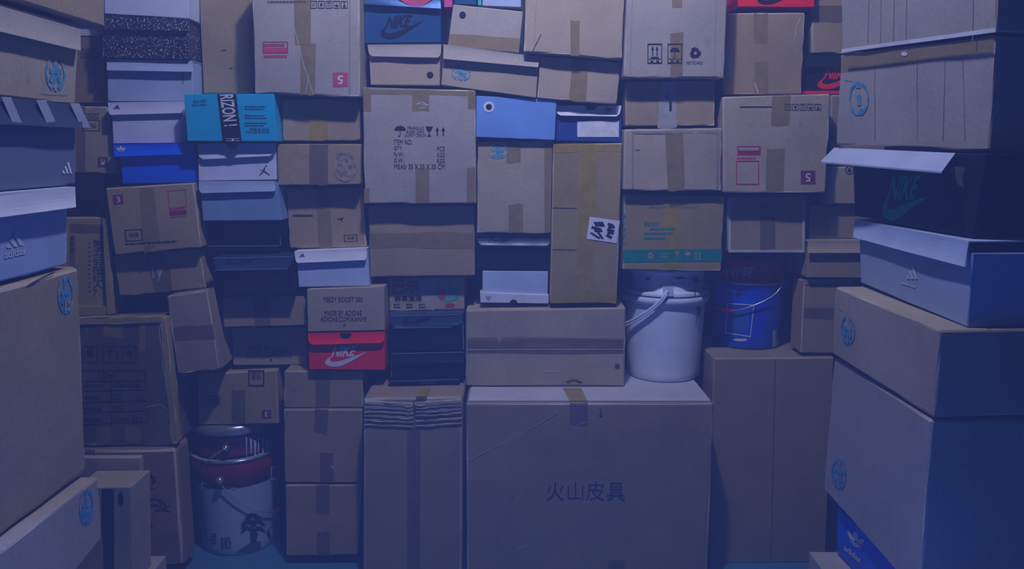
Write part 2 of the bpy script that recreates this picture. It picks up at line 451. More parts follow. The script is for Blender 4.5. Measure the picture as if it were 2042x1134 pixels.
# ------------------------------------------------------------------ the room
def slab(name, x0, x1, y0, y1, z0, z1, mat):
    V = [(x, y, z) for z in (z0, z1) for y in (y0, y1) for x in (x0, x1)]
    o = mesh(name, V, [(0, 2, 3, 1), (4, 5, 7, 6), (0, 1, 5, 4), (2, 6, 7, 3), (0, 4, 6, 2), (1, 3, 7, 5)], mat)
    o['kind'] = 'structure'; return o
FL = paint('painted_floor', (0.06, 0.20, 0.34), 0.35, 0.5, bump=0.15)
WL = paint('dark_wall_paint', (0.05, 0.055, 0.07), 0.9, 0.2)
slab('floor', -1.85, 1.85, -4.2, 0.6, -0.1, 0.0, FL)
slab('wall_back', -1.85, 1.85, 0.5, 0.6, 0.0, 3.0, WL)
slab('wall_left', -1.85, -1.75, -4.2, 0.5, 0.0, 3.0, WL)
slab('wall_right', 1.75, 1.85, -4.2, 0.5, 0.0, 3.0, WL)
slab('wall_front', -1.85, 1.85, -4.3, -4.2, 0.0, 3.0, WL)
slab('ceiling', -1.85, 1.85, -4.2, 0.6, 3.0, 3.1, WL)

# ------------------------------------------------------------------ printed sets used on several cartons
def icons(t, x0, y0, x1, y1, mat=IK, rot=180):
    """row of five handling pictograms in frames"""
    P = []; sets = [GLASS, UMB, UPARROWS, RECY, TRUCKARROWS]
    if rot == 180: sets = sets
    for k, s_ in enumerate(sets):
        a = k / 5 + .01; b = (k + 1) / 5 - .02
        P += sub(frame(.08), a, 0, b, 1) + sub(sub(s_, .22, .2, .78, .8), a, 0, b, 1)
    t.shape(P, (x0, y0, x1, y1), mat, 'printed_icons', rot=rot)
def emblem_on(t, q, mat=None): t.shape(EMB, q, mat or IB, 'printed_emblem')
def square_no(t, s_, q, rot, mat=IR, inner=None):
    t.sheet(q, mat, 'printed_number_square', off=0.0009, nu=2, nv=2)
    f = quadmap(q); qq = tuple(f(u, v) for u, v in ((.32, .2), (.68, .2), (.68, .8), (.32, .8)))
    t.text(s_, qq, IW, rot=rot, bold=0.01, off=0.0016)
def rules(t, q, n, mat, fill=0.6, rot=0, seed=1, dash=9):
    """lines of print too small to read"""
    r = random.Random(seed); P = []
    for k in range(n):
        y0 = (k + .5 - fill / 2) / n; y1 = (k + .5 + fill / 2) / n; x = 0.0; xe = r.uniform(.8, 1.0)
        while x < xe:
            w_ = r.uniform(.5, 1.4) / dash; P.append(rc(x, y0, min(xe, x + w_ * .8), y1)); x += w_
    t.shape(P, q, mat, 'printed_lines', rot=rot)

# ================================================================== COLUMN behind the left stack
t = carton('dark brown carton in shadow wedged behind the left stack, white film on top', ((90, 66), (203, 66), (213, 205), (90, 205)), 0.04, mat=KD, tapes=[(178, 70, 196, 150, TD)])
rules(t, (160, 95, 198, 118), 3, IG, seed=3)
t.sheet((150, 58, 200, 71), paint('white_film', (0.55, 0.55, 0.62), 0.3), 'plastic_film', off=0.004)
t = carton('shaded brown carton with upside-down handling icons and a purple number square, behind the left stack', ((90, 211), (214, 212), (232, 345), (90, 345)), -0.02, mat=KG, tapes=[(152, 212, 170, 343, TD)])
icons(t, 158, 226, 197, 237, IK); t.shape(frame(.05), (164, 239, 199, 261), IK, 'printed_box'); t.text('快递', (171, 245, 192, 256), IK, rot=180)
square_no(t, '3', (195, 313, 215, 333), 90, ink('plum_ink', (0.17, 0.03, 0.08)))
shoebox('plain black shoe box under the shaded number 3 carton, behind the left stack', Q(90, 348, 203, 349)[0:2] + ((205, 402), (90, 402)), ((90, 402), (205, 402), (208, 430), (90, 430)), -0.02, lid=BK, body=BK, round_=0)
t = carton('upright open brown carton with faded vertical Chinese print', ((60, 434), (213, 433), (222, 630), (60, 630)), -0.05, mat=KY, tapes=[(138, 447, 206, 465, TD), (138, 470, 150, 610, TD)])
t.text('第\n子\n三\n五\n恒\n拉\n人\n？', (184, 478, 206, 588), IU, rot=0); rules(t, (140, 470, 147, 505), 3, IU, seed=9)
rules(t, (176, 480, 181, 585), 12, IG, .4, seed=8)
for q in (((204, 436), (214, 434), (223, 628), (213, 629)),): block(t.face, 0.02, 'flap', KY, t.root, q=q, off=0.018, nu=2, nv=6, nw=1, bev=0.001)
block(t.face, 0.02, 'flap', KY, t.root, q=((60, 612), (218, 612), (222, 630), (60, 630)), off=0.014, nu=4, nv=2, nw=1, bev=0.001)
shoebox('black shoe box in the dark gap under the two taped kraft cartons', ((236, 590), (330, 590), (330, 604), (236, 604)), ((238, 604), (330, 604), (330, 630), (238, 630)), 0.03, lid=BK, body=BK, round_=0)

# big worn carton with the size chart, and the one below it
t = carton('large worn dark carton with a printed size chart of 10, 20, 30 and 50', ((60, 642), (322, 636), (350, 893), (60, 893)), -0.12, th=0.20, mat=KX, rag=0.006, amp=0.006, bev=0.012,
           tapes=[(168, 648, 176, 690, TD), (206, 648, 245, 672, TP), (278, 640, 290, 700, TP), (193, 852, 222, 888, TP), (250, 850, 280, 886, TP)])
t.shape(frame(.05) + frame(.04) and sub(frame(.05), 0, 0, .27, 1) + sub(frame(.05), .37, 0, .64, 1) + sub(frame(.05), .73, 0, 1, 1)
        + sub([disc(.5, .4, .25, .3)], 0, 0, .27, 1) + sub(GLASS, .44, .2, .57, .7) + sub(RECY, .79, .15, .94, .7), (165, 690, 272, 724), IK, 'printed_icons')
t.shape([rc(0, y, 1, y + .018) for y in (.0, .19, .36, .57, .76, .98)] + [rc(.44, .12, .455, 1), rc(.985, 0, 1, 1)], ((165, 738), (290, 738), (296, 843), (165, 848)), IK, 'printed_table')
t.text('10m', (195, 742, 230, 755), IK); t.text('20', (225, 784, 243, 796), IK); t.text('30', (226, 808, 243, 819), IK); t.text('50mm 32#', (226, 829, 284, 842), IK)
for k, y_ in enumerate((765, 788, 811, 832)): rules(t, (168, y_, 206, y_ + 8), 1, IK, .8, seed=20 + k, dash=5)
rules(t, (226, 764, 284, 772), 1, IK, .8, seed=30, dash=6)
t.shape([[(0, 1), (.3, .55), (.7, .2), (1, 0), (.75, .35), (.35, .7)]], (258, 790, 290, 806), IU, 'tear')
t.shape([ln(0, .1, .5, 0, .03), ln(.5, 0, .85, .25, .03), ln(.85, .25, 1, 1, .03)], (292, 806, 346, 860), KE, 'crease')
block(t.face, .03, 'worn_edge', KY, t.root, q=((60, 636), (324, 630), (325, 643), (60, 650)), off=.006, nu=9, nv=1, nw=1, bev=.003, rag=.006)
block(t.face, .03, 'worn_edge', KY, t.root, q=((318, 632), (331, 632), (356, 885), (340, 885)), off=.004, nu=1, nv=9, nw=1, bev=.003, rag=.006)
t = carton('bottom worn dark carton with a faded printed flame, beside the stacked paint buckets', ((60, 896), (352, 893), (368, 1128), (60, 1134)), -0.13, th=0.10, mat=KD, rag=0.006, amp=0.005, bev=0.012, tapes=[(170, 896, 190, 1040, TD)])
t.text('胶', (280, 945, 312, 975), IK, bold=0.01); t.text('口\n口', (289, 1072, 300, 1098), IK)
t.shape(arc(.5, .6, .40, .44, 120, 330, 10) + arc(.5, .6, .25, .29, 100, 300, 10) + [ln(.5, .5, .95, .35, .03), ln(.62, .2, .75, .45, .03), ln(.75, .45, 1, .5, .03)], (275, 980, 342, 1060), IK, 'printed_drawing')

# ================================================================== COLUMN of shoe boxes right of the left stack
t = shoebox('pale lavender shoe box on top of the speckled black one', ((207, -40), (376, -40), (376, -18), (207, -18)), ((208, -18), (376, -18), (376, 37), (208, 27)), -0.05, body=LV, lid=LV)
SPK = board('speckled_board', (0.3, 0.3, 0.3)); 
def speckle():
    m, tr, p = nodes('speckled_black_board'); v = mapped(tr)
    vo = tr.nodes.new('ShaderNodeTexVoronoi'); vo.inputs['Scale'].default_value = 190; tr.links.new(v, vo.inputs['Vector'])
    n = nz(tr, v, 120, 3)
    a = tr.nodes.new('ShaderNodeMath'); a.operation = 'MULTIPLY_ADD'; a.inputs[1].default_value = -0.9; a.inputs[2].default_value = 0.72
    tr.links.new(n, a.inputs[0])
    g = tr.nodes.new('ShaderNodeMath'); g.operation = 'LESS_THAN'; tr.links.new(vo.outputs['Distance'], g.inputs[0]); tr.links.new(a.outputs[0], g.inputs[1])
    r = ramp(tr, g.outputs[0], (0.015, 0.016, 0.03), (0.42, 0.44, 0.5), 0.4, 0.6)
    tr.links.new(r, p.inputs['Base Color']); p.inputs['Roughness'].default_value = 0.5; return m
SPK = speckle()
t = shoebox('black shoe box covered in white speckles', ((203, 29), (378, 38), (377, 62), (203, 57)), ((203, 57), (374, 60), (377, 118), (205, 114)), -0.05, lid=SPK, body=SPK, round_=0.02)
t = shoebox('grey-blue shoe box with small three-bar mark under the speckled box', ((213, 119), (383, 121), (385, 143), (213, 140)), ((214, 142), (384, 143), (386, 203), (215, 203)), -0.03, lid=GY, body=GY, round_=0.0, flare=0.014)
t.shape(BARS, (344, 127, 355, 137), IS, 'printed_logo', off=0.0095); t.sheet((364, 144, 365.2, 168), BK, 'slit', nu=1, nv=1)
t = shoebox('lavender-white shoe box with small black three-bar mark and pale lid', ((215, 204), (366, 202), (366, 225), (217, 229)), ((222, 229), (370, 226), (372, 286), (226, 288)), -0.05, lid=LV, body=LV, round_=0.02)
t.shape(BARS, (226, 209, 239, 217), IK, off=0.010); rules(t, (224, 218.5, 241, 220), 1, IK, .9, seed=2, dash=6)
t = shoebox('bright royal blue shoe box with a small white three-leaf logo on its lid', ((226, 288), (377, 285), (378, 307), (228, 312)), ((238, 312), (386, 301), (396, 366), (245, 370)), -0.06, lid=BL, body=BL, round_=0.0, flare=0.016)
t.shape(TREFOIL, (232, 291, 250, 304), IW, off=0.012); rules(t, (233, 305, 249, 308), 1, IW, .9, seed=2, dash=6)
t = carton('kraft carton with a red number 3 square at its top left corner', ((210, 375), (386, 364), (402, 493), (228, 508)), -0.09, mat=KW, tapes=[((277, 374), (307, 372), (320, 482), (289, 504))], bulge=0.004, rag=0.004)
square_no(t, '3', ((225, 389), (245, 387), (247, 406), (227, 408)), 0, ink('dark_red_ink', (0.24, 0.02, 0.05)))
t.shape(frame(.04), ((334, 380), (370, 377), (373, 412), (338, 416)), IR, 'printed_frame')
t.sheet(((338, 421), (372, 418), (373, 427), (339, 430)), ink('dark_red_ink', (0.3, 0.02, 0.05)), 'printed_bar', nu=2, nv=1); rules(t, ((338, 415), (372, 412), (372, 417), (338, 420)), 1, IR, .6, seed=5)
rules(t, ((340, 431), (373, 428), (373, 432), (341, 435)), 1, IR, .6, seed=6)
t.shape(frame(.06), ((249, 458), (284, 456), (286, 479), (251, 481)), IK, 'printed_box'); t.text('快递', ((257, 464), (277, 462), (278, 472), (258, 474)), IK)
rules(t, ((250, 484), (368, 476), (369, 484), (251, 489)), 1, IK, .5, seed=7)
t = carton('kraft carton with crumpled clear tape under the red number 3 carton', ((226, 509), (398, 497), (411, 574), (238, 590)), -0.05, mat=KR, tapes=[((291, 505), (325, 503), (341, 580), (308, 584), TD), ((322, 535), (340, 533), (343, 578), (326, 580), TD)], rag=0.004)
t.shape([ln(0, 0, .2, .9, .05), ln(.3, .1, .55, .8, .05), ln(.5, 1, .9, .3, .06), ln(.6, .9, .62, .1, .04)], (300, 508, 330, 560), ink('glint_and_wear_ink', (.5, .5, .5)), 'tape_crease_glint')  # pale strokes paint the glints of the crumpled tape
t = carton('narrow kraft carton leaning sideways with a taped side', ((332, 590), (414, 578), (438, 736), (355, 745)), -0.10, th=0.25, mat=KG, yr=-0.10, tapes=[((344, 652), (424, 645), (429, 674), (349, 682), TD)], bulge=0.003, rag=0.004)
block(t.face, 0.003, 'flap', KG, t.root, q=((416, 576), (426, 572), (456, 722), (441, 736)), off=-0.02, nu=2, nv=5, nw=1, bev=0.001)

t = carton('tall plain kraft carton set back in shade beside the red-printed number 5 carton', ((382, -60), (500, -60), (507, 187), (386, 187)), 0.03, mat=KR, bulge=0.004)
t.shape([[(0, .6), (.5, 0), (1, .5), (.5, .3)]], (440, 98, 455, 106), IG, 'tear'); t.shape([[(0, .6), (.5, 0), (1, .5), (.5, 1)]], (457, 134, 465, 138), IG, 'tear')

# ================================================================== turquoise box and the column below it
t = carton('turquoise shoe box with a black centre band and white letters', ((367, 188), (546, 187), (552, 282), (373, 281)), -0.12, th=0.33, mat=TQ, kind='shoe_box', rag=0.001, bev=0.002, amp=0.001)
t.sheet(((433, 188), (471, 188), (482, 282), (444, 282)), BK, 'printed_band', nu=2, nv=6)
t.text('RIZON !', ((438, 189), (465, 188), (474, 250), (447, 252)), IW, rot=90, bold=0.02, off=0.0022); t.text('H', ((450, 276), (477, 276), (478, 281), (451, 281)), IW, rot=90, off=.0022)
t.shape([disc(.5, .0, .5, 1, 14, 0, 180)], (453, 283, 477, 294), BK, 'thumb_hole', off=-.002)
t.text("WON'T STOP\nCAN'T STOP", ((383, 199), (412, 198), (413, 211), (384, 212)), IK, rot=180)
for k, yy in enumerate((210, 228, 243)): rules(t, ((488, yy), (534, yy), (535, yy + 10), (489, yy + 10)), 2, IK, .35, seed=40 + k)
t.text('游玩亦是目标\n有你更精彩', ((489, 255), (536, 255), (538, 266), (490, 266)), IK, rot=180)
t = shoebox('lavender-white shoe box with a small black jumping figure', ((393, 287), (546, 285), (547, 310), (396, 318)), ((394, 309), (549, 305), (551, 358), (396, 360)), -0.08, lid=LV, body=LV, round_=0.06)
t.shape(JUMP, (517, 330, 538, 350), IK, 'printed_logo'); t.shape([disc(.5, .0, .5, 1, 14, 0, 180)], (451, 283, 476, 296), BK, 'thumb_hole', off=0.010)
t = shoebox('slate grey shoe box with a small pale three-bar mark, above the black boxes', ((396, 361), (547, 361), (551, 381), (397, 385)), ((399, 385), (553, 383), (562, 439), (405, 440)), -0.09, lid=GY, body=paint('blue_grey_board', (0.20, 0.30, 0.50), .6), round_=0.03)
t.shape(BARS, (401, 370, 419, 381), IW, off=0.010)
t = shoebox('black shoe box between the slate grey box and the open black box', ((404, 441), (562, 440), (562, 470), (405, 472)), ((405, 470), (560, 468), (556, 500), (406, 500)), -0.04, lid=BK, body=BK, round_=0.02)
t = shoebox('black shoe box with a glossy blue-black lid carrying a faint swoosh outline', ((424, 513), (582, 510), (578, 535), (430, 538)), ((423, 520), (583, 512), (586, 586), (446, 588)), -0.09, lid=BB, body=BK, round_=0.05)
t.shape([rc(0, 0, 0, 0)] and [[a, b, (b[0], b[1] + .1), (a[0], a[1] + .1)] for a, b in zip(_lo[:-1], _lo[1:])] + [[a, b, (b[0], b[1] + .1), (a[0], a[1] + .1)] for a, b in zip(_up[:-1], _up[1:])], (449, 514, 508, 532), BK, off=0.011)
t = carton('kraft shoe-sized carton with a central brown tape, on the lower box with two printed lines', ((443, 591), (607, 590), (610, 648), (445, 652)), -0.04, mat=KR, flaps='v', tapes=[((505, 584), (536, 583), (540, 649), (508, 651), TD)])
t = carton('grey-brown shoe box with two printed lines, standing in shade left of the red box', ((458, 653), (611, 653), (612, 730), (461, 731)), 0.02, th=0.33, mat=KS, kind='shoe_box', bev=0.0015, rag=0.0006, amp=0.001)
t.text('MADE BY ADIDAS', (497, 689, 575, 700), IK); t.text('ADIDAS.COM/KANYE', (490, 701, 582, 713), IK); t.shape([disc()], (537, 716, 543, 721), IG)
t = carton('kraft carton with an upside-down number 3 square, on the silver-topped bucket', ((395, 745), (552, 737), (556, 845), (396, 846)), 0.0, mat=KW, tapes=[(462, 778, 489, 843, TD)])
square_no(t, '3', (522, 817, 541, 834), 180, ink('plum_ink', (0.17, 0.03, 0.08))); t.shape(frame(.08), (495, 738, 527, 770), IK, 'printed_box'); t.text('快递', (502, 742, 520, 758), IK, rot=180)
rules(t, (410, 786, 440, 806), 3, IG, .5, seed=50)

# ================================================================== COLUMN x 500-730
t = carton('large carton with a red number 5 square and red bar at the top left', ((502, -70), (717, -70), (718, 195), (508, 186)), -0.12, mat=KL, tapes=[((586, -60), (622, -60), (620, 90), (588, 90)), ((600, 86), (631, 86), (628, 192), (599, 190))], rag=0.005, bulge=0.003)
icons(t, 618, 2, 694, 17, IK); rules(t, (521, 1, 610, 7), 1, IG, .6, rot=180, seed=60, dash=16)
t.sheet((525, 95, 575, 106), IP, 'printed_bar', nu=2, nv=1); t.shape(frame(.05), (524, 83, 575, 106), IR, 'printed_frame'); rules(t, (527, 86, 573, 94), 1, IR, .7, seed=61, dash=14); rules(t, (526, 109, 573, 116), 1, IR, .7, seed=62, dash=12)
square_no(t, '5', (664, 145, 694, 174), 180, IP)
t.shape([ln(0, 0, .55, .6, .025), ln(.55, .6, 1, 1, .02), ln(.8, .7, .6, 1, .02)], (585, 48, 625, 190), ink('glint_and_wear_ink', (.5, .5, .5)), 'tape_crease_glint')  # glints along the tape's creases, painted as pale lines
t.sheet((696, -40, 699, 190), ISC, 'fold_line', nu=1, nv=4)
t = carton('kraft carton under the number 5 carton, its top half in shadow', ((549, 199), (717, 199), (718, 280), (552, 281)), -0.06, mat=KR, flaps='v', tapes=[(617, 199, 653, 280, TY)])
t = carton('kraft carton stained dark on the right side of its tape', ((551, 287), (719, 287), (719, 368), (554, 369)), -0.075, mat=KR, flaps='v', tapes=[(617, 287, 654, 369, TD)])
t.shape([disc(n=30)], (664, 302, 712, 362), ink('grey_stain', (0.16, 0.14, 0.13), (0.38, 0.28, 0.19), 0.50), 'stain')
t.shape([ln(.1, 0, .3, .4, .06), ln(.3, .4, .9, 1, .03)], (572, 337, 590, 368), ink('glint_and_wear_ink', (.5, .5, .5)), 'scratch')
t = carton('kraft carton with a small framed stamp at its lower right, above the white lidded box', ((563, 376), (722, 374), (731, 493), (570, 497)), -0.025, mat=KW, tapes=[((631, 376), (657, 375), (664, 494), (636, 496))], bulge=0.004)
rules(t, (578, 427, 626, 432), 1, IK, .8, seed=70, dash=14); t.shape(frame(.06), ((686, 468), (712, 467), (713, 482), (687, 483)), IK, 'printed_box'); t.text('快递', (692, 471, 707, 478), IK)
t.shape([ln(0, .5, .6, .3, .25), ln(.6, .3, 1, .1, .2), ln(.6, .3, .7, 1, .2)], (674, 433, 686, 441), IK, 'tear')
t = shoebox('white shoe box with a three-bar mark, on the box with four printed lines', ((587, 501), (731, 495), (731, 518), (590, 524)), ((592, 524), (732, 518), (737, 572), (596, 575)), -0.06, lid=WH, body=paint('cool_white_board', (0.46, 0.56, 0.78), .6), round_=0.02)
t.shape(BARS, (596, 505, 608, 513), IK, off=0.010); rules(t, (594, 514.5, 610, 516.5), 1, IK, .8, seed=71, dash=6)
t = carton('grey-brown shoe box with four printed lines, on top of the red box', ((612, 577), (766, 571), (767, 658), (614, 661)), -0.08, th=0.33, mat=KS, kind='shoe_box', bev=0.0015, rag=0.0006, amp=0.001)
t.text('YEEZY BOOST 350', (644, 592, 723, 602), IK); t.text('MADE BY ADIDAS', (647, 619, 721, 629), IK); t.text('ADIDAS.COM/KANYE', (639, 631, 731, 641), IK)
t.text('*', (684, 645, 690, 651), IK)
t = shoebox('red shoe box with a white swoosh and bold italic word, half-round hole in its lid', ((614, 664), (767, 661), (767, 683), (615, 687)), ((615, 672), (767, 670), (767, 737), (617, 736)), -0.07, lid=RD, body=RD, round_=0.05)
t.text('NIKE', ((662, 690), (713, 688), (711, 710), (660, 712)), IW, bold=0.035, shear=0.35); t.shape(SWOOSH, ((648, 706), (733, 700), (733, 731), (648, 731)), IW, 'printed_logo')
t.shape([disc(.5, .0, .5, 1, 14, 0, 180)], (677, 663.5, 701, 675), BK, 'thumb_hole', off=0.010)
for lab, q, tp in (('plain kraft carton with brown centre tape, topmost of the three-carton column', ((567, 739), (722, 740), (725, 812), (566, 813)), (629, 741, 658, 812)),
                   ('plain kraft carton with two tape ends, middle of the three-carton column', ((566, 816), (722, 816), (722, 962), (568, 962)), None),
                   ('plain kraft carton standing on the floor, lowest of the three-carton column', ((569, 966), (721, 966), (714, 1106), (571, 1108)), None)):
    t = carton(lab, q, -0.05 if 'topmost' in lab else -0.06, mat=KR, tapes=[tp + (TD,)] if tp else [], rag=0.002)
    if 'middle' in lab: t.tape(((628, 816), (655, 816), (652, 867), (626, 860)), TD); t.tape((638, 903, 665, 962), TD); t.shape([ln(0, 0, 1, 1, .3)], (660, 928, 666, 934), IW, 'scratch')
    if 'lowest' in lab: t.tape((630, 966, 657, 1025), TD); t.tape((632, 1062, 657, 1107), TD)

# ================================================================== COLUMN x 720-950
t = shoebox('dark blue shoe box under a glossy patterned lid, black word and swoosh across its front', ((722, -12), (878, -10), (879, 17), (722, 8)), ((722, 15), (879, 24), (879, 84), (723, 86)), -0.05, lid=BM, body=BM, round_=0.0, off=0.010)
t.text('NIKE', ((770, 32), (823, 29), (819, 54), (767, 57)), BK, bold=0.04, shear=0.35); t.shape(SWOOSH, ((757, 50), (845, 40), (845, 76), (759, 78)), BK, 'printed_logo')
t.shape([disc(.5, 0, .5, 1, 16, 0, 180)], ((790, -10), (865, -8), (855, 14), (800, 11)), IP, 'printed_pattern', off=0.016)
t = shoebox('kraft shoe box with a round hole at its lower right, below the dark blue box', ((733, 89), (880, 88), (879, 115), (736, 112)), ((735, 113), (878, 115), (877, 170), (739, 169)), -0.06, lid=KL, body=KS, round_=0.04)
t.shape([disc()], (851, 143, 864, 156), BK, 'thumb_hole')
t = carton('pale square carton printed with care symbols and MEAS: 35 X 35 X 35 CM', ((720, 174), (948, 180), (949, 405), (725, 405)), -0.09, mat=KL, amp=0.003, rag=0.004, bulge=0.003,
           tapes=[(722, 176, 738, 222), (933, 182, 948, 218), (822, 180, 856, 222), (829, 335, 856, 404), (723, 375, 735, 404), (931, 333, 948, 404), ((738, 178), (932, 181), (932, 191), (738, 188))])
t.shape(UMB, (786, 250, 810, 272), IK, 'printed_icons'); t.text('FRAGILE', (813, 252, 845, 258), IK); t.text('KEEP DRY', (811, 260, 847, 266), IK); t.text("DON'T DROP", (807, 267, 850, 273), IK)
t.shape(GLASS, (847, 252, 865, 272), IK, 'printed_icons'); t.shape([[(p[0], p[1]) for p in g] for g in UPARROWS[:4]], (866, 253, 890, 275), IK, 'printed_icons')
for s_, q in (('ITEM NO:', (786, 278, 822, 288)), ('QTY:', (786, 291, 803, 300)), ('PCS', (872, 292, 887, 301)), ('N.W.:', (786, 303, 807, 312)), ('KGS', (872, 304, 887, 313)), ('G.W.:', (786, 315, 807, 324)), ('KGS', (872, 316, 887, 325)), ('MEAS: 35 X 35 X 35 CM', (786, 327, 887, 337))): t.text(s_, q, IK)
t.shape([ln(0, .3, .5, 0, .15), ln(.5, 0, 1, .5, .15), ln(.2, .9, .8, .8, .15), ln(.3, .3, .8, .5, .1)], (830, 204, 854, 217), ink('glint_and_wear_ink', (.5, .5, .5)), 'tape_crease_glint')  # light catching the wrinkled tape, drawn in pale ink
t = carton('long kraft carton with a horizontal middle seam, under the pale 35 cm carton', ((734, 409), (946, 409), (947, 550), (738, 552)), -0.04, mat=KR, flaps='h', tapes=[((737, 463), (945, 463), (946, 494), (738, 495))], rag=0.003)
t = carton('fruit carton with red and black Chinese lettering and a green oval picture', ((775, 555), (925, 553), (926, 617), (777, 622)), -0.0, mat=KP, rag=0.002)
t.text('巴尔', ((783, 555), (836, 554), (836, 585), (783, 586)), ink('dark_red_ink', (0.3, 0.02, 0.05)), bold=0.02); t.text('鲜果速递', ((786, 590), (841, 589), (841, 600), (787, 601)), IK, bold=0.02)
t.shape([disc()], (872, 571, 917, 601), ink('leaf_green_ink', (0.10, 0.38, 0.28))); t.shape([disc()], ((878, 575), (892, 573), (889, 595), (876, 597)), IR, off=0.0018); t.shape([ln(.5, 0, .5, 1, .12)], (893, 572, 900, 600), IKD, off=0.0018)
t.shape([disc()], (887, 604, 907, 613), IR); rules(t, (785, 604, 800, 616), 2, IK, .5, seed=80, dash=3); rules(t, (810, 604, 824, 616), 2, IK, .5, seed=81, dash=3); rules(t, (835, 604, 850, 616), 2, IK, .5, seed=82, dash=3)
t.shape([rc(0, 0, 1, .1)], (778, 602, 853, 605), IK, 'printed_rule'); t.tape(((841, 554), (867, 554), (866, 618), (842, 619)), TC)
t = shoebox('black shoe box with glossy blue-black lid, directly below the fruit carton', ((775, 628), (924, 624), (922, 648), (783, 654)), ((778, 640), (924, 636), (925, 697), (779, 701)), -0.05, lid=BB, body=BK, round_=0.06)
t.shape([[a, b, (b[0], b[1] + .12), (a[0], a[1] + .12)] for a, b in zip(_lo[:-1], _lo[1:])] + [[a, b, (b[0], b[1] + .12), (a[0], a[1] + .12)] for a, b in zip(_up[:-1], _up[1:])], (801, 631, 860, 647), BK, off=0.011)
t = shoebox('plain black shoe box, second below the fruit carton', ((779, 704), (925, 701), (925, 722), (780, 726)), ((779, 715), (925, 712), (925, 750), (779, 755)), -0.045, lid=BK, body=BK, round_=0.01)
t = shoebox('low black shoe box resting on the tall crumpled carton', ((774, 759), (916, 754), (916, 761), (776, 765)), ((776, 760), (917, 752), (918, 768), (778, 777)), -0.05, lid=BK, body=BK, round_=0.0)
t = carton('tall narrow kraft carton crushed into folds along its top edge', ((724, 792), (924, 788), (922, 1143), (723, 1150)), -0.17, th=0.45, mat=KG, rag=0.004, bev=0.010, tapes=[((812, 850), (838, 850), (838, 1134), (812, 1134), TD), ])
t.sheet(((825, 800), (826.5, 800), (827, 1134), (825.5, 1134)), IG, 'fold_line', nu=1, nv=6)
for k, (a, b) in enumerate(((800, 796), (808, 803), (817, 812), (826, 820), (835, 832), (845, 842))):
    for (xa, xb, s_) in ((726, 824, 1), (828, 921, -1)):
        y0, y1 = (a, a + 4) if s_ > 0 else (b + 6, b)
        block(t.face, 0.012, 'crushed_fold', KL, t.root, q=((xa, y0), (xb, y1), (xb, y1 + 8 - k * .9), (xa, y0 + 7 - k * .8)), off=0.014 - k * 0.0019, nu=9, nv=1, nw=1, bev=0.003, rag=0.007 - k * .0006)
zt = [hitZ(x, y, max(t.face.TL.z, t.face.TR.z) + .003) for x, y in ((838, 772), (858, 772), (850, 790), (828, 790))]
mesh('packing_tape', zt, [(3, 2, 1, 0)], TY, t.root)

SE = paint('scuffed_edge_highlight', (0.22, 0.27, 0.36), .6)  # pale strips: scuffed edges with their highlight painted in
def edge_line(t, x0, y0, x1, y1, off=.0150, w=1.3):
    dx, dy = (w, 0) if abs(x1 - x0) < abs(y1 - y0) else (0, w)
    t.sheet(((x0, y0), (x1, y1), (x1 + dx, y1 + dy), (x0 + dx, y0 + dy)), SE, 'scuffed_edge_highlight', off=off, nu=5, nv=1)
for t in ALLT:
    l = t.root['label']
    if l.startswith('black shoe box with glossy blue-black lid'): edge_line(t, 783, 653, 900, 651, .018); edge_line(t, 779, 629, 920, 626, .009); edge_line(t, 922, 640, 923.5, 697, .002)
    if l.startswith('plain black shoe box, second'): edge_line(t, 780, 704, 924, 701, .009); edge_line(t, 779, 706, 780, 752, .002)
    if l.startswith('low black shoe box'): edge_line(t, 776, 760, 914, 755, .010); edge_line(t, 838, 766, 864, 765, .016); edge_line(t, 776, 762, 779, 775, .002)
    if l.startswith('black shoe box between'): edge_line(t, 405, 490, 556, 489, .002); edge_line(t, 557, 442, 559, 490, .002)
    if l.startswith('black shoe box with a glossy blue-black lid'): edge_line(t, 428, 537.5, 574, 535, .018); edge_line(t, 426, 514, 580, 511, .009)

# ================================================================== COLUMN x 882-1110
t = carton('pink-ended box cut by the top of the picture, left of the small blue box', ((885, -60), (902, -60), (902, 14), (886, 15)), -0.03, th=0.3, mat=paint('pink_board', (0.55, 0.06, 0.22), .5), kind='gift_box', bev=.001, rag=.0005)
t = carton('small dark blue box cut by the top edge between pink and teal boxes', ((905, -60), (949, -60), (950, 9), (906, 8)), -0.03, th=0.3, mat=BM, kind='gift_box', bev=.001, rag=.0005)
t = carton('thin teal box at the top edge beside the small blue box', ((952, -60), (959, -60), (960, 10), (953, 10)), -0.03, th=0.3, mat=paint('teal_board', (0.05, 0.45, 0.38), .5), kind='gift_box', bev=.001, rag=.0005)
t = carton('pale grey box at the top edge above the kraft box with a hole', ((962, -60), (1038, -60), (1039, 14), (962, 11)), -0.02, th=0.3, mat=GY, kind='shoe_box', bev=.001, rag=.0005)
t = carton('tilted kraft shoe box with a top-left hole and a tape band along its bottom', ((904, 9), (1043, 23), (1035, 106), (893, 92)), -0.05, th=0.33, mat=KL, kind='shoe_box', bev=.002, rag=.001)
t.shape([disc()], (916, 23, 929, 37), BK, 'thumb_hole'); t.tape(((897, 66), (1037, 78), (1035, 104), (894, 91)), TP)
t = shoebox('tilted kraft shoe box with a blue round stamp and pale lid', ((884, 88), (1076, 113), (1073, 134), (884, 117)), ((885, 116), (1074, 138), (1069, 195), (880, 169)), -0.08, lid=KL, body=KP, round_=0.0, flare=0.014)
emblem_on(t, ((900, 129), (939, 132), (938, 163), (899, 160)))
t = carton('sky blue shoe box with a white-ringed round hole', ((950, 191), (1110, 199), (1106, 279), (949, 273)), -0.07, th=0.33, mat=LB, kind='shoe_box', bev=.0015, rag=.0008, amp=.001)
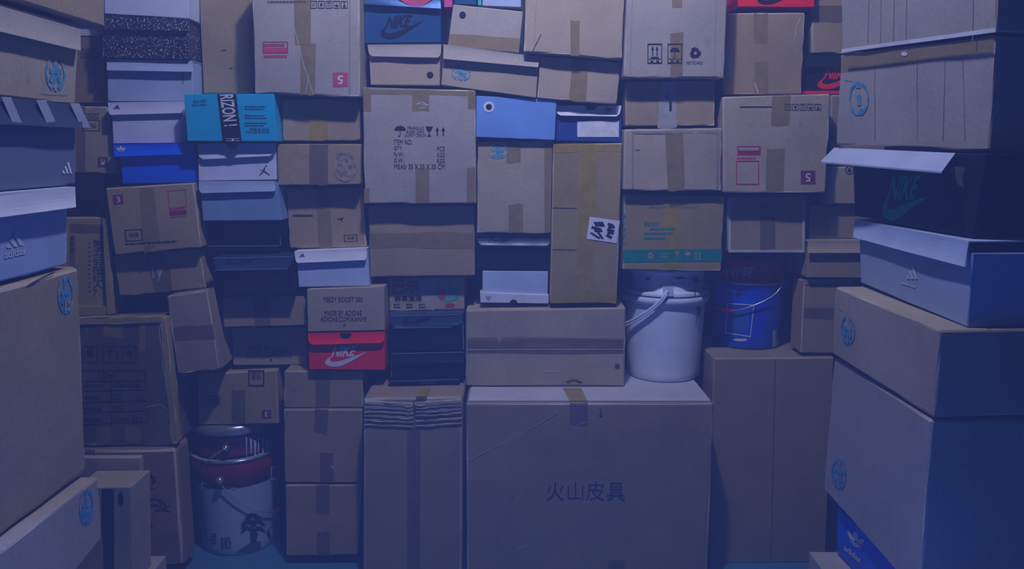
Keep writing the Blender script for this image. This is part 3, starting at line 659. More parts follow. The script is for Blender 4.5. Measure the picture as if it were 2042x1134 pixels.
t.shape([disc()], (964, 202, 986, 224), IW, 'hole_ring'); t.shape([disc()], (969, 207, 981, 219), BK, 'thumb_hole', off=.0018)
t = carton('kraft carton with a blue round stamp, directly below the sky blue box', ((953, 283), (1102, 280), (1098, 466), (951, 464)), -0.05, mat=KP, rag=0.004, tapes=[(1010, 283, 1038, 326), (1014, 407, 1043, 464), ((1085, 284), (1101, 284), (1098, 462), (1086, 462))], amp=.003)
emblem_on(t, (974, 286, 1012, 318))
t = shoebox('black shoe box with blue-black lid, squeezed under the stamped kraft carton', ((948, 466), (1097, 468), (1097, 489), (954, 488)), ((951, 480), (1097, 482), (1095, 537), (952, 536)), -0.03, lid=BB, body=BK, round_=0.05)
t.shape([[a, b, (b[0], b[1] + .12), (a[0], a[1] + .12)] for a, b in zip(_lo[:-1], _lo[1:])] + [[a, b, (b[0], b[1] + .12), (a[0], a[1] + .12)] for a, b in zip(_up[:-1], _up[1:])], (974, 468, 1030, 484), BK, off=0.011)
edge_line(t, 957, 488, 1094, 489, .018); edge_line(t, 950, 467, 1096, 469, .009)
# upside-down shoe box
t = carton('grey-white shoe box standing upside down on its lid, on the wide kraft carton', ((962, 540), (1093, 541), (1092, 590), (962, 586)), -0.03, th=0.33, mat=paint('cool_white_board', (0.46, 0.56, 0.78), .6), kind='shoe_box', bev=.0015, rag=.0006)
block(t.face, 0.34, 'lid', WH, t.root, q=((957, 583), (1094, 588), (1094, 605), (958, 603)), off=0.008, nu=4, nv=1, nw=1, bev=.001, rag=.001)
t.shape([disc(.5, 1, .5, 1, 14, 180, 360)], (1016, 597, 1032, 605), BK, 'thumb_hole', off=0.0095)
t.shape([[(0, 0), (1, 0), (.5, 1)]], (968, 590, 980, 599), IS, off=.0095)
t = carton('wide kraft carton with a taped horizontal middle seam, on the giant carton', ((929, 618), (1248, 613), (1245, 769.6), (929, 769.6)), -0.06, th=0.42, mat=KP, flaps='h', tapes=[((932, 676), (1243, 677), (1243, 706), (932, 705), TD)], rag=.004, amp=.003)
t.sheet(((930, 696), (1246, 695.5), (1246, 697.2), (930, 697.8)), KE, 'seam_edge', nu=8, nv=1, off=.0016)
t.tape(((932, 672), (1243, 673), (1243, 694), (932, 694)), TP)
t.shape([ln(0, .5, 1, .4, .4)], (1085, 738, 1107, 744), ink('glint_and_wear_ink', (.5, .5, .5)), 'dent'); t.shape([ln(0, .7, .5, .2, .3), ln(.5, .2, 1, .8, .3)], (1130, 755, 1160, 765), IG, 'dent'); t.shape([disc()], (1226, 725, 1236, 735), IG, 'dent')
ZG = hitY(1090, 771, -0.06).z
YG = hitZ(1176, 802, ZG).y
t = carton('giant kraft carton in front, printed with four Chinese characters', ((929, 803), (1424, 803), (1410, 1150), (931, 1150)), YG, th=0.46, mat=KG, rag=.004, amp=.003, bev=.006)
t.text('火山皮具', (1090, 960, 1246, 998), IU, bold=-0.008); t.tape((1136, 802, 1172, 848), TD)
t.shape([ln(0, 1, .5, .52, .012), ln(.5, .52, .78, .25, .012), ln(.78, .25, 1, 0, .012)], (934, 822, 1112, 918), ink('glint_and_wear_ink', (.42, .38, .36)), 'crease')
t.shape([ln(0, 1, 1, .2, .1)], (1148, 838, 1171, 848), ink('glint_and_wear_ink', (.5, .5, .5)), 'tape_crease_glint'); t.shape([ln(.5, 0, .5, .7, .3), ln(.1, .9, .9, .8, .3)], (1194, 814, 1202, 830), IG, 'dent')  # the tape stroke is a painted glint
t.shape([ln(0, 1, 1, .3, .15), ln(.2, .5, .9, .1, .08)], (1027, 1083, 1058, 1096), ink('glint_and_wear_ink', (.42, .38, .36)), 'scratch'); t.tape((1213, 1117, 1245, 1145), TD)
zt = [hitZ(x, y, ZG + .0012) for x, y in ((1122, 773), (1159, 773), (1171, 799), (1136, 799))]
tp = mesh('packing_tape', zt, [(3, 2, 1, 0)], TY, t.root)
GIANT = t
KB = board('lit_top_cardboard', (0.55, 0.56, 0.62), flute=False)  # paler board puts the light on the carton's top into colour
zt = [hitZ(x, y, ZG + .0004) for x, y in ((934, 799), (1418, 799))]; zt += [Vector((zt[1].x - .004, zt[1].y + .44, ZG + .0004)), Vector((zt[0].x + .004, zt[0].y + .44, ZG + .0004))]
mesh('lit_top_sheet', zt, [(0, 1, 2, 3)], KB, t.root, label='pale sheet painting the lit top')

# ================================================================== COLUMN x 1045-1250
t = carton('large smooth carton at the top, left of the one with three printed symbols', ((1050, -70), (1248, -70), (1240, 118), (1045, 103)), -0.115, mat=KP, rag=.004, bulge=.004, tapes=[((1137, 40), (1156, 40), (1155, 112), (1138, 112))])
t.shape([ln(0, 1, 1, 0, .08)], (1062, 68, 1079, 102), IG, 'crease'); t.sheet(((1071, -40), (1072, -40), (1066, 100), (1065, 100)), ISC, 'fold_line', nu=1, nv=4)
t = carton('kraft carton with a yellowish centre tape, half shaded under the large smooth carton', ((1078, 112), (1238, 124), (1230, 208), (1071, 195)), -0.08, mat=KP, rag=.003, flaps=None, tapes=[((1141, 118), (1174, 121), (1168, 204), (1135, 200))])
t = shoebox('deep blue shoe box with a white lid and a blank white label', ((1110, 209), (1245, 209), (1240, 232), (1110, 230)), ((1110, 225), (1246, 225), (1245, 283), (1109, 280)), -0.04, lid=WH, body=paint('deep_blue_board', (0.01, 0.05, 0.28), .5), round_=0.06)
t.sheet((1151, 241, 1239, 273), IW, 'paper_label', off=.002); t.shape([disc(.5, .0, .5, 1, 14, 0, 180)], (1167, 209.5, 1190, 219), BK, 'thumb_hole', off=.010)
t.shape(frame(.06), (1207, 215, 1222, 229), IG, 'printed_box', off=.010); t.sheet((1208, 216, 1221, 220), IR, 'printed_bar', off=.0105, nu=1, nv=1); t.text('r', (1212, 221, 1217, 227), IK, off=.0105)
t = carton('tall upright carton sealed with wide yellow tape and carrying a scribbled white label', ((1103, 287), (1245, 285), (1233, 604), (1096, 604)), -0.06, mat=KY, rag=.003, amp=.003,
           tapes=[((1155, 290), (1191, 290), (1181, 602), (1148, 602), TY), ((1104, 288), (1244, 286), (1243, 302), (1104, 304), TY), ((1098, 588), (1233, 588), (1232, 603), (1098, 603), TY)])
t.sheet(((1176, 432), (1240, 440), (1233, 485), (1170, 476)), WH, 'paper_label', off=.0022)
t.shape([ln(.15, .25, .45, .2, .1), ln(.2, .35, .5, .3, .1), ln(.1, .45, .4, .5, .12), ln(.2, .6, .45, .55, .1), ln(.1, .7, .4, .9, .08), ln(.3, .6, .5, .9, .08), ln(.6, .2, .8, .25, .1), ln(.62, .35, .85, .3, .12), ln(.6, .45, .85, .5, .12), ln(.62, .6, .85, .58, .12), ln(.6, .7, .8, .8, .12)],
        ((1176, 432), (1240, 440), (1233, 485), (1170, 476)), IK, 'handwriting', off=.003)
for yy in (414, 497): t.shape([ln(0, 0, 1, .3, .3)], (1103, yy, 1150, yy + 5), IG, 'crease')

# ================================================================== COLUMN x 1240-1455
t = carton('large pale carton with printed arrows, umbrella and recycling symbols', ((1253, -80), (1453, -80), (1444, 155), (1243, 154)), -0.125, mat=KL, rag=.004, amp=.003, bulge=.003, tapes=[((1339, -60), (1362, -60), (1360, 15), (1340, 15)), ((1336, 65), (1363, 65), (1361, 154), (1337, 154))])
t.shape(frame(.06) + sub(UPARROWS, .2, .1, .8, .72) + [rc(.08, .75, .92, .78), rc(.2, .84, .4, .92), rc(.6, .84, .8, .92)], (1291, 87, 1320, 127), IK, 'printed_icons')
t.shape(frame(.06) + sub(UMB, .15, .18, .85, .72) + [rc(.08, .75, .92, .78), rc(.2, .84, .4, .92), rc(.6, .84, .8, .92)], (1331, 87, 1360, 127), IK, 'printed_icons')
t.shape(RECY, (1372, 90, 1401, 120), IK, 'printed_icons'); t.text('RECYCLABLE', (1369, 122, 1401, 128), IK)
t.sheet(((1262, -50), (1263.3, -50), (1257, 150), (1255.7, 150)), ISC, 'fold_line', nu=1, nv=4); t.sheet(((1428, -50), (1429, -50), (1425, 150), (1424, 150)), ISC, 'fold_line', nu=1, nv=4)
t = carton('kraft carton shaded by the symbol carton above, clear tape down its middle', ((1247, 163), (1425, 160), (1425, 250), (1247, 251)), -0.07, mat=KR, flaps=None, tapes=[((1318, 163), (1346, 163), (1350, 255), (1311, 255), TC)])
t.shape([ln(.2, 0, .4, .2, .2), ln(.6, .35, .6, .9, .25)], (1325, 190, 1345, 225), IK, 'tape_print', off=.0014)
t = carton('kraft carton with loose top flaps, above the green-banded carton', ((1245, 258), (1443, 255), (1441, 380), (1243, 379)), -0.09, mat=KP, rag=.004, flaps=None, tapes=[((1326, 262), (1362, 262), (1366, 380), (1332, 380))], amp=.003)
t.shape([rc(0, 0, 1, .04), rc(0, .0, .02, 1), rc(.97, 0, 1, 1)], (1260, 262, 1436, 376), ISC, 'fold_line'); t.shape([ln(0, .5, 1, .5, .3)], (1267, 297, 1277, 301), IG, 'scratch')
t = carton('carton with a dark green band of white symbols around its lower edge', ((1244, 388), (1444, 392), (1438, 540), (1242, 538)), -0.06, mat=KY, rag=.004, amp=.003, tapes=[((1322, 392), (1355, 392), (1352, 536), (1324, 536), TY)])
t.sheet(((1243, 498), (1440, 496), (1439, 521), (1243, 523)), IT, 'printed_band', nu=6, nv=2, off=.0011)
for k, (P, m_) in enumerate(((RECY, IKD), (TRUCKARROWS, IKD), (GLASS, TY), (UMB, IKD), (UPARROWS, IKD))): t.shape(P, ((1289, 1314, 1344, 1365, 1384)[k], 501, (1306, 1335, 1357, 1378, 1399)[k], 518), m_, 'printed_icons', off=.0018)
t.text('Safety Express Everywhere', (1296, 410, 1392, 416), IT); t.text('温馨提示', (1284, 442, 1314, 451), IT)
for k, yy in enumerate((453, 462, 471)): rules(t, (1284 + (12 if k == 0 else 0), yy, 1355 - (20 if k == 2 else 0), yy + 7), 1, IT, .6, seed=90 + k, dash=13)
rules(t, ((1242, 425), (1247, 425), (1247, 490), (1242, 490)), 5, IT, .6, seed=95, dash=2)

# ================================================================== COLUMN x 1437-1760, partly behind the right stack
t = shoebox('red shoe box cut by the top edge, right of the symbol carton', ((1472, -60), (1624, -60), (1624, -40), (1472, -40)), ((1472, -42), (1624, -42), (1624, 14), (1472, 13)), -0.04, lid=RD, body=RD)
t.shape(SWOOSH, (1510, -14, 1590, 9), BK)
t = carton('plain kraft carton with two yellowish tape ends, right of the symbol carton', ((1446, 26), (1605, 25), (1598, 188), (1441, 188)), -0.03, mat=KR, tapes=[(1503, 27, 1531, 88, TP), (1504, 123, 1532, 187, TP)], rag=.004)
t.shape([ln(1, 0, .6, .4, .06), ln(.6, .4, .4, 1, .06)], (1575, 34, 1597, 84), ink('glint_and_wear_ink', (.42, .38, .36)), 'crease'); t.shape([ln(0, 0, 1, 1, .15)], (1505, 165, 1512, 185), IW, 'scratch')
t = carton('kraft carton with a dark red number 5 square, beside the right stack', ((1441, 193), (1655, 187), (1646, 384), (1443, 384)), -0.095, mat=KP, rag=.004, amp=.003, tapes=[((1540, 190), (1577, 190), (1574, 250), (1537, 250)), ((1529, 297), (1565, 297), (1563, 384), (1527, 384))])
icons(t, 1563, 207, 1638, 220, IK); t.sheet((1475, 212, 1555, 214.5), IK, 'printed_bar', nu=3, nv=1)
t.shape(frame(.07), (1470, 291, 1517, 309), IR, 'printed_frame'); t.sheet((1470, 300, 1517, 309), ink('dark_red_ink', (0.3, 0.02, 0.05)), 'printed_bar', nu=1, nv=1); rules(t, (1470, 313, 1514, 318), 1, IR, .7, seed=97); t.shape(frame(.04), (1468, 320, 1514, 368), IR, 'printed_frame')
square_no(t, '5', (1597, 340, 1626, 367), 180, ink('plum_ink', (0.17, 0.03, 0.08)))
t = carton('grey-brown carton with dark smudged tape, above the blue bucket with the red lid', ((1449, 393), (1612, 392), (1607, 505), (1452, 503)), -0.035, mat=KR, rag=.003, tapes=[(1516, 400, 1546, 500, TD)], amp=.003)
t.shape([rc(0, 0, .03, 1), rc(0, .95, 1, 1), rc(.97, 0, 1, 1)], (1453, 396, 1606, 503), ink('glint_and_wear_ink', (.42, .38, .36)), 'worn_edge')
t = carton('kraft carton with a dark tape band at the top, behind the upper right stack', ((1618, -60), (1760, -60), (1760, 107), (1619, 106)), -0.0, mat=KR, tapes=[((1628, 12), (1760, 12), (1760, 45), (1628, 44), TD)], rag=.003)
t = shoebox('black shoe box with a red swoosh, partly behind the right stack', ((1600, 110), (1745, 110), (1745, 134), (1601, 134)), ((1601, 128), (1745, 128), (1745, 187), (1598, 187)), -0.0, lid=BK, body=BK, round_=0)
t.text('NIKE', ((1645, 136), (1700, 136), (1696, 158), (1641, 158)), RD, bold=0.035, shear=0.35); t.shape(SWOOSH, ((1630, 152), (1715, 144), (1715, 178), (1630, 178)), RD); t.sheet((1600, 181, 1745, 187), RD, 'printed_stripe', nu=1, nv=1)
t = carton('shaded kraft carton in the gap between the number 5 carton and the right stack', ((1657, 189), (1765, 189), (1765, 328), (1655, 328)), -0.01, mat=KG, rag=.003)
t = carton('pale kraft carton corner with a round symbol, peeking out beside the black green-logo box', ((1646, 332), (1765, 332), (1765, 407), (1645, 407)), -0.03, mat=KP, rag=.002)
t.shape(arc(.5, .5, .4, .5, 0, 360, 18) + sub(RECY, .2, .2, .8, .8), (1685, 330, 1703, 348), IK, 'printed_icons')
t = carton('kraft carton in deep shadow above the lidded kraft shoe box', ((1615, 410), (1765, 410), (1765, 478), (1613, 478)), -0.0, mat=KG, rag=.003)
t = shoebox('lidded kraft shoe box right of the blue bucket, beside the right stack', ((1611, 480), (1740, 480), (1740, 504), (1611, 504)), ((1614, 502), (1740, 502), (1740, 554), (1610, 553)), -0.05, lid=KP, body=KR, round_=0, flare=.012)
t = carton('upright kraft carton with a taped waist, on the tall two-leaf carton', ((1603, 560), (1700, 560), (1700, 706), (1596, 703)), -0.03, th=0.10, mat=KR, rag=.003, tapes=[((1604, 613), (1700, 616), (1700, 640), (1602, 636), TD)])
t.sheet(((1606, 567), (1700, 568), (1700, 570), (1606, 569)), IG, 'fold_line', nu=2, nv=1)
t.shape([[(0, 0), (1, .1), (1, 1), (0, .8)]], ((1598, 557), (1700, 558), (1700, 562), (1607, 561)), KP, 'flap')
t = carton('tall carton with two front leaves meeting at a vertical seam, right of the giant carton', ((1423, 714), (1664, 712), (1646, 1120), (1414, 1122)), -0.04, th=0.42, mat=KG, rag=.002, bev=.004)
for q in (((1425, 716), (1546, 716), (1537, 1120), (1416, 1120)), ((1549, 716), (1662, 714), (1644, 1119), (1540, 1119))): block(t.face, 0.004, 'flap', KG, t.root, q=q, off=0.0045, nu=4, nv=8, nw=1, bev=.0015)
TALL = t

# ================================================================== LEFT STACK: long sides seen edge-on, running towards the camera
YF, YN = -1.15, -1.42
def side(px_far, far_y, near_y, x_near=-10, d=YF):  # helper kept simple: plane x = XL
    pass
XL = hitY(165, 560, YF).x
class SideFace(Face):
    def __init__(s, q, x, toward, amp=0.001, bulge=0.0, yaw=0.0):
        """vertical plane running away from the camera, through real x; q read on it"""
        n = Vector((toward, 0, 0)); n = Vector((n.x * math.cos(yaw) , -abs(math.sin(yaw)), 0)).normalized()
        s.n = n; s.hn = n; s.p0 = Vector((x, YF, 1.0))
        TL, TR, BR, BL_ = q
        s.TL, s.TR, s.BR, s.BL = (hit(*p, s.p0, n) for p in (TL, TR, BR, BL_))
        h = (s.TR - s.TL); h.z = 0; s.ex = h.normalized(); s.ey = Z.copy()
        s.amp = amp; s.bulge = bulge; SEED[0] += 7; s.seed = SEED[0]; s.off = 0.0
        s.w = h.length; s.h = (s.TL - s.BL).length
def far_h(y, xf, xn, vp=(1000, 300)):               # a level line through (xf, y) on the way to the vanishing point
    return vp[1] + (y - vp[1]) * (xn - vp[0]) / (xf - vp[0])
def side_box(label, q, x, toward, th, mat, kind='cardboard_box', cat='box', lidq=None, lidmat=None, bev=.003, rag=.002, yaw=0.0, flare=.008, off=.007, amp=.0015):
    f = SideFace(q, x, toward, amp, 0, yaw); t = Thing(kind, label, f, th, cat)
    bq = q if lidq is None else (lerp(q[0], q[3], .0, q[0][0]), lerp(q[1], q[2], .0, q[1][0]), q[2], q[3])
    block(f, th, 'box_body', mat, t.root, nu=6, nv=5, nw=3, bev=bev, rag=rag)
    if lidq: t.lid = skirt(f, lidq, lidmat or mat, t.root, round_=0, th=th, off=off, bottom_off=flare)
    return t
X0 = -160                                           # how far the boxes run on past the left edge of the picture
def LQ(xf_t, yt, xf_b, yb, dt=0, db=0):
    return ((X0, far_h(yt, xf_t, X0) + dt), (xf_t, yt), (xf_b, yb), (X0, far_h(yb, xf_b, X0) + db))
t = side_box('kraft carton at the very top of the left stack, overhanging the others', LQ(207, -70, 208, 54), XL + .012, 1, .33, KR)
t = side_box('kraft shoe box with a deep overhanging lid near the top of the left stack', LQ(158, 52, 150, 208), XL, 1, .33, KP, 'shoe_box', 'shoe box', lidq=LQ(160, 58, 161, 101), lidmat=KL, flare=.008)
t.face.off = 0
emblem_on(t, ((91, 107), (131, 112), (131, 184), (92, 182)), IB)
t.shape([ln(0, .2, 1, .8, .2)], (82, 185, 135, 190), IB, 'stamp_smear')
t = side_box('slate shoe box whose dark lid has three pale slanting stripes, in the left stack', LQ(152, 212, 151, 368), XL, 1, .33, GD, 'shoe_box', 'shoe box', lidq=LQ(164, 210, 165, 256), lidmat=paint('dark_slate_board', (0.05, 0.07, 0.12), .5), flare=.006, off=.012)
for (a, b) in ((3, 24), (72, 94), (139, 162)):
    t.shape([[(0, 0), (.45, 0), (1, 1), (.55, 1)]], ((a, 193 + a * .09), (a + 42, 194 + a * .09), (a + 42, 246 + a * .06), (a, 246 + a * .06)), paint('stripe_grey', (.36, .40, .50)), 'printed_stripe', off=.0155)
t.shape(BARS, (124, 322, 144, 346), IW)
t = side_box('pale grey shoe box with a faint three-bar logo and word, under the striped-lid box', LQ(136, 385, 134, 527), XL, 1, .33, paint('pale_slate_board', (.34, .43, .64), .55), 'shoe_box', 'shoe box', lidq=LQ(150, 372, 152, 413), lidmat=WH, flare=.006, off=.014)
t.shape(BARS, ((10, 470), (44, 456), (46, 488), (12, 496)), IV); t.text('adidas', ((7, 500), (50, 492), (50, 506), (8, 516)), IV, bold=.02)
t = side_box('big kraft carton with a blue stamp at its top corner, in the left stack', LQ(158, 530, 172, 938), XL + .005, 1, .42, KR, bev=.008, rag=.004, amp=.004)
emblem_on(t, ((115, 550), (147, 548), (146, 628), (116, 626)), IB)
t.shape([ln(0, .8, .3, .5, .3), ln(.3, .5, 1, 0, .3)], ((55, 560), (110, 542), (110, 552), (55, 572)), IG, 'crease')
t = side_box('kraft shoe box with a smeared blue stamp at the bottom of the left stack', ((X0, far_h(945, 190, X0)), (196, 950), (208, 1140), (X0, far_h(1140, 208, X0))), XL + .03, 1, .42, KP, 'shoe_box', 'shoe box', bev=.004)
emblem_on(t, ((160, 976), (188, 972), (186, 1045), (158, 1050)), IB)
t.sheet(((150, 1134), (205, 1068), (207, 1134), (170, 1150)), TD, 'packing_tape', nu=2, nv=2)
# carries the left stack down to the floor, below the picture
zb = min(t.face.BL.z, t.face.BR.z)
# upright open shoe box and its neighbour
def world_box(label, x0, x1, y0, y1, z0, z1, mat, kind='cardboard_box', cat='box', **k):
    """box given by real extents; its front face looks towards the camera"""
    q = [project(Vector(p)) for p in ((x0, y0, z1), (x1, y0, z1), (x1, y0, z0), (x0, y0, z0))]
    f = Face(q, y0, None, 0, .0012); t = Thing(kind, label, f, y1 - y0, cat)
    block(f, y1 - y0, 'box_body', mat, t.root, bev=k.get('bev', .003), rag=k.get('rag', .001)); return t
ZA = 0.27
pA = hitZ(331, 1107, ZA)
world_box('pale kraft carton on the floor at the bottom left corner', -1.22, pA.x, pA.y - .34, pA.y, 0.0, ZA, KL)
YA = pA.y - .16
yb_ = project(Vector((-.95, YA, ZA + .002)))[1]
zt_ = hitY(262, 971, YA).z
t = carton('upright kraft shoe box with a thumb hole, its lid ajar behind it', ((150, 972), (261, 971), (264, yb_), (150, yb_)), YA, th=abs(hitZ(240, 937, zt_).y - YA), mat=KP, kind='shoe_box', bev=.0015, rag=.001)
t.sheet((203, 974, 228, yb_ - 2), paint('gap_shade', (.02, .02, .03)), 'painted_gap_shade', nu=1, nv=2); t.shape([disc()], (236, 980, 247, 1006), BK, 'thumb_hole')  # flat dark strip paints the shade of a gap inside the box
YB_ = -(t.th + .012)
yl_ = project(Vector((-.95, YA + t.th + .012, ZA + .003)))[1]
block(t.face, 0.022, 'lid', KL, t.root, q=((150, 913), (278, 913), (283, yl_), (150, yl_)), off=YB_, nu=4, nv=4, nw=1, bev=.001, rag=.001)

# ================================================================== RIGHT STACK
YR0, YR1 = -0.90, -1.28
XR = hitY(1664, 640, YR0).x
def RQ(a, b, c, d): return (a, b, c, d)
def right_box(label, q, x, th, mat, yl=None, yr=None, **k):
    """near end found from the level top edge"""
    f = SideFace(q, x, -1, .002, 0, k.pop('yaw', 0.0)); return f
def rbox(label, q, yl, yr, th, mat, kind='cardboard_box', cat='box', lidq=None, lidmat=None, tilt=0.0, bev=.003, rag=.002, flare=.01, off=.008, amp=.002):
    f = Face(q, yl, yr, tilt, amp); t = Thing(kind, label, f, th, cat)
    block(f, th, 'box_body', mat, t.root, nu=6, nv=5, nw=3, bev=bev, rag=rag)
    if lidq: t.lid = skirt(f, lidq, lidmat or mat, t.root, round_=0, th=th, off=off, bottom_off=flare)
    return t
t = rbox('tall pale carton with vertical creases at the very top of the right stack', ((1679, -80), (1992, -110), (1986, 62), (1676, 103)), -0.86, -1.22, .40, KL, amp=.004, rag=.003)
t.sheet(((1677, 98), (1985, 55), (1985, 64), (1676, 105)), IW, 'torn_edge', nu=8, nv=1, off=.012)
for (a, b) in ((1731, 1729), (1756, 1755), (1783, 1781), (1808, 1806), (1941, 1938)): t.sheet(((a, -60), (a + 1.5, -60), (b + 1.5, 85), (b, 85)), ISC, 'crease', nu=1, nv=4)
t = rbox('pale creased carton with a faint blue stamp and tape band, in the right stack', ((1677, 111), (1984, 71), (1972, 300), (1666, 288)), -0.86, -1.22, .40, KL, amp=.004, rag=.003)
t.tape(((1677, 110), (1980, 70), (1978, 107), (1677, 144)), TP); t.shape(arc(.5, .5, .40, .50, 110, 250) + arc(.5, .5, .40, .50, -70, 70) + [rc(.35, .02, .6, .2), rc(.42, .4, .62, .7), rc(.35, .8, .7, .98)], (1692, 162, 1733, 231), IB, 'printed_emblem')
t.shape([disc(n=8)], (1798, 103, 1811, 112), IW, 'torn_patch'); t.sheet(((1684, 160), (1702, 162), (1702, 163), (1684, 161)), IB, 'stamp_line', nu=1, nv=1)
for (a, b) in ((1829, 1828), (1884, 1880), (1916, 1924), (1745, 1744)): t.sheet(((a, 116 - (a - 1677) * .13), (a + 1.3, 116 - (a - 1677) * .13), (b + 1.3, 280), (b, 280)), ISC, 'crease', nu=1, nv=4)
t = rbox('black shoe box with a large dark green swoosh under an open pale flap', ((1700, 300), (1968, 307), (1940, 474), (1703, 430)), -0.90, -1.26, .34, BK, 'shoe_box', 'shoe box', bev=.002, rag=.001)
t.text('NIKE', ((1775, 352), (1838, 348), (1828, 397), (1768, 400)), IN, bold=.03, shear=.3); t.shape(SWOOSH, ((1758, 375), (1856, 390), (1850, 430), (1758, 442)), IN)
fl = [t.face.at(1663, 294, .004), t.face.at(1905, 305, .004), t.face.at(1878, 342, .045), t.face.at(1636, 322, .045)]
mesh('lid', fl + [p - Z * .003 for p in fl], [(3, 2, 1, 0), (4, 5, 6, 7), (0, 1, 5, 4), (1, 2, 6, 5), (2, 3, 7, 6), (3, 0, 4, 7)], paint('pale_blue_board', (.45, .50, .68), .5), t.root, label='open pale blue-white flap')
t.shape([[(0, 0), (1, .1), (.8, .5), (.9, 1), (.4, .7)]], (1892, 330, 1925, 376), IG, 'torn_tissue', off=.01)
t = rbox('pale grey shoe box with a loose lid and faint three-bar mark, in the right stack', ((1712, 452), (1940, 505), (1930, 652), (1716, 563)), -0.905, -1.28, .30, paint('pale_slate_board', (.34, .43, .64), .55), 'shoe_box', 'shoe box', lidq=((1704, 436), (1931, 481), (1923, 532), (1700, 473)), lidmat=paint('cool_white_board', (0.46, 0.56, 0.78), .6), flare=.008, off=.006, bev=.0015, rag=.001)
t.shape(BARS, (1808, 528, 1830, 556), IV); rules(t, ((1798, 560), (1830, 570), (1830, 576), (1798, 566)), 1, IV, .8, seed=99, dash=6)
t = rbox('kraft shoe box with a blue round stamp, in the lower right stack', ((1667, 571), (1874, 658), (1861, 832), (1659, 705)), -0.93, -1.30, .30, KP, 'shoe_box', 'shoe box', bev=.004)
emblem_on(t, ((1676, 625), (1706, 633), (1705, 690), (1676, 686)), IB); t.sheet(((1672, 616), (1682, 619), (1682, 620), (1672, 617)), IB, 'stamp_line', nu=1, nv=1)
t = rbox('tall kraft carton with a blue stamp low on its side, lower right stack', ((1664, 712), (1858, 838), (1832, 1190), (1642, 974)), -0.93, -1.30, .32, KL, 'cardboard_box', 'box', bev=.004)
emblem_on(t, ((1658, 910), (1688, 918), (1687, 980), (1658, 970)), IB)
t = rbox('bright blue shoe box with a white three-leaf logo and word, under the tall stamped carton', ((1670, 1010), project(Vector((.706, -1.28, .612))), project(Vector((.707, -1.28, .519))), project(Vector((.685, -.97, .519)))), -0.96, -1.28, .28, BL, 'shoe_box', 'shoe box', bev=.0015, rag=.001)
t.shape(TREFOIL, ((1690, 1050), (1724, 1070), (1722, 1098), (1689, 1080)), IW); t.text('adidas', ((1683, 1084), (1716, 1110), (1714, 1122), (1682, 1096)), IW, bold=.02)
ZK = .519
pK = hitZ(1613, 1099, ZK - .003)
world_box('pale carton corner at the bottom right, under the bright blue shoe box', pK.x, pK.x + .42, pK.y - .45, pK.y, 0.0, ZK - .003, KL)

# ================================================================== BUCKETS
class Cone:
    def __init__(s, c, z0, h, rb, rt): s.c = c; s.z0 = z0; s.h = h; s.rb = rb; s.rt = rt
    def r(s, z): return s.rb + (s.rt - s.rb) * (z - s.z0) / s.h
    def at(s, px, py, off):
        d = ray(px, py); R = s.r(s.z0 + s.h / 2)
        for _ in range(5):
            ox, oy = CAM.x - s.c.x, CAM.y - s.c.y
            a = d.x ** 2 + d.y ** 2; b = 2 * (ox * d.x + oy * d.y); c = ox * ox + oy * oy - (R + off) ** 2
            D = max(0.0, b * b - 4 * a * c); k = (-b - math.sqrt(D)) / (2 * a); p = CAM + d * k; R = s.r(p.z)
        return p
def lathe(prof, c, n=56):
    V = [(c.x + r * math.cos(2 * math.pi * i / n), c.y + r * math.sin(2 * math.pi * i / n), z) for r, z in prof for i in range(n)]
    Fc = [(j * n + i, j * n + (i + 1) % n, (j + 1) * n + (i + 1) % n, (j + 1) * n + i) for j in range(len(prof) - 1) for i in range(n)]
    return V, Fc
def tube(name, pts, r, mat, parent, n=8):
    V = []; Fc = []
    for k, p in enumerate(pts):
        d = (pts[min(k + 1, len(pts) - 1)] - pts[max(k - 1, 0)]).normalized()
        a = d.cross(Z if abs(d.z) < .9 else Vector((1, 0, 0))).normalized(); b = d.cross(a)
        V += [p + a * r * math.cos(2 * math.pi * i / n) + b * r * math.sin(2 * math.pi * i / n) for i in range(n)]
    for k in range(len(pts) - 1):
        Fc += [(k * n + i, k * n + (i + 1) % n, (k + 1) * n + (i + 1) % n, (k + 1) * n + i) for i in range(n)]
    Fc += [tuple(range(n))[::-1], tuple(range((len(pts) - 1) * n, len(pts) * n))]
    return mesh(name, V, Fc, mat, parent, True)
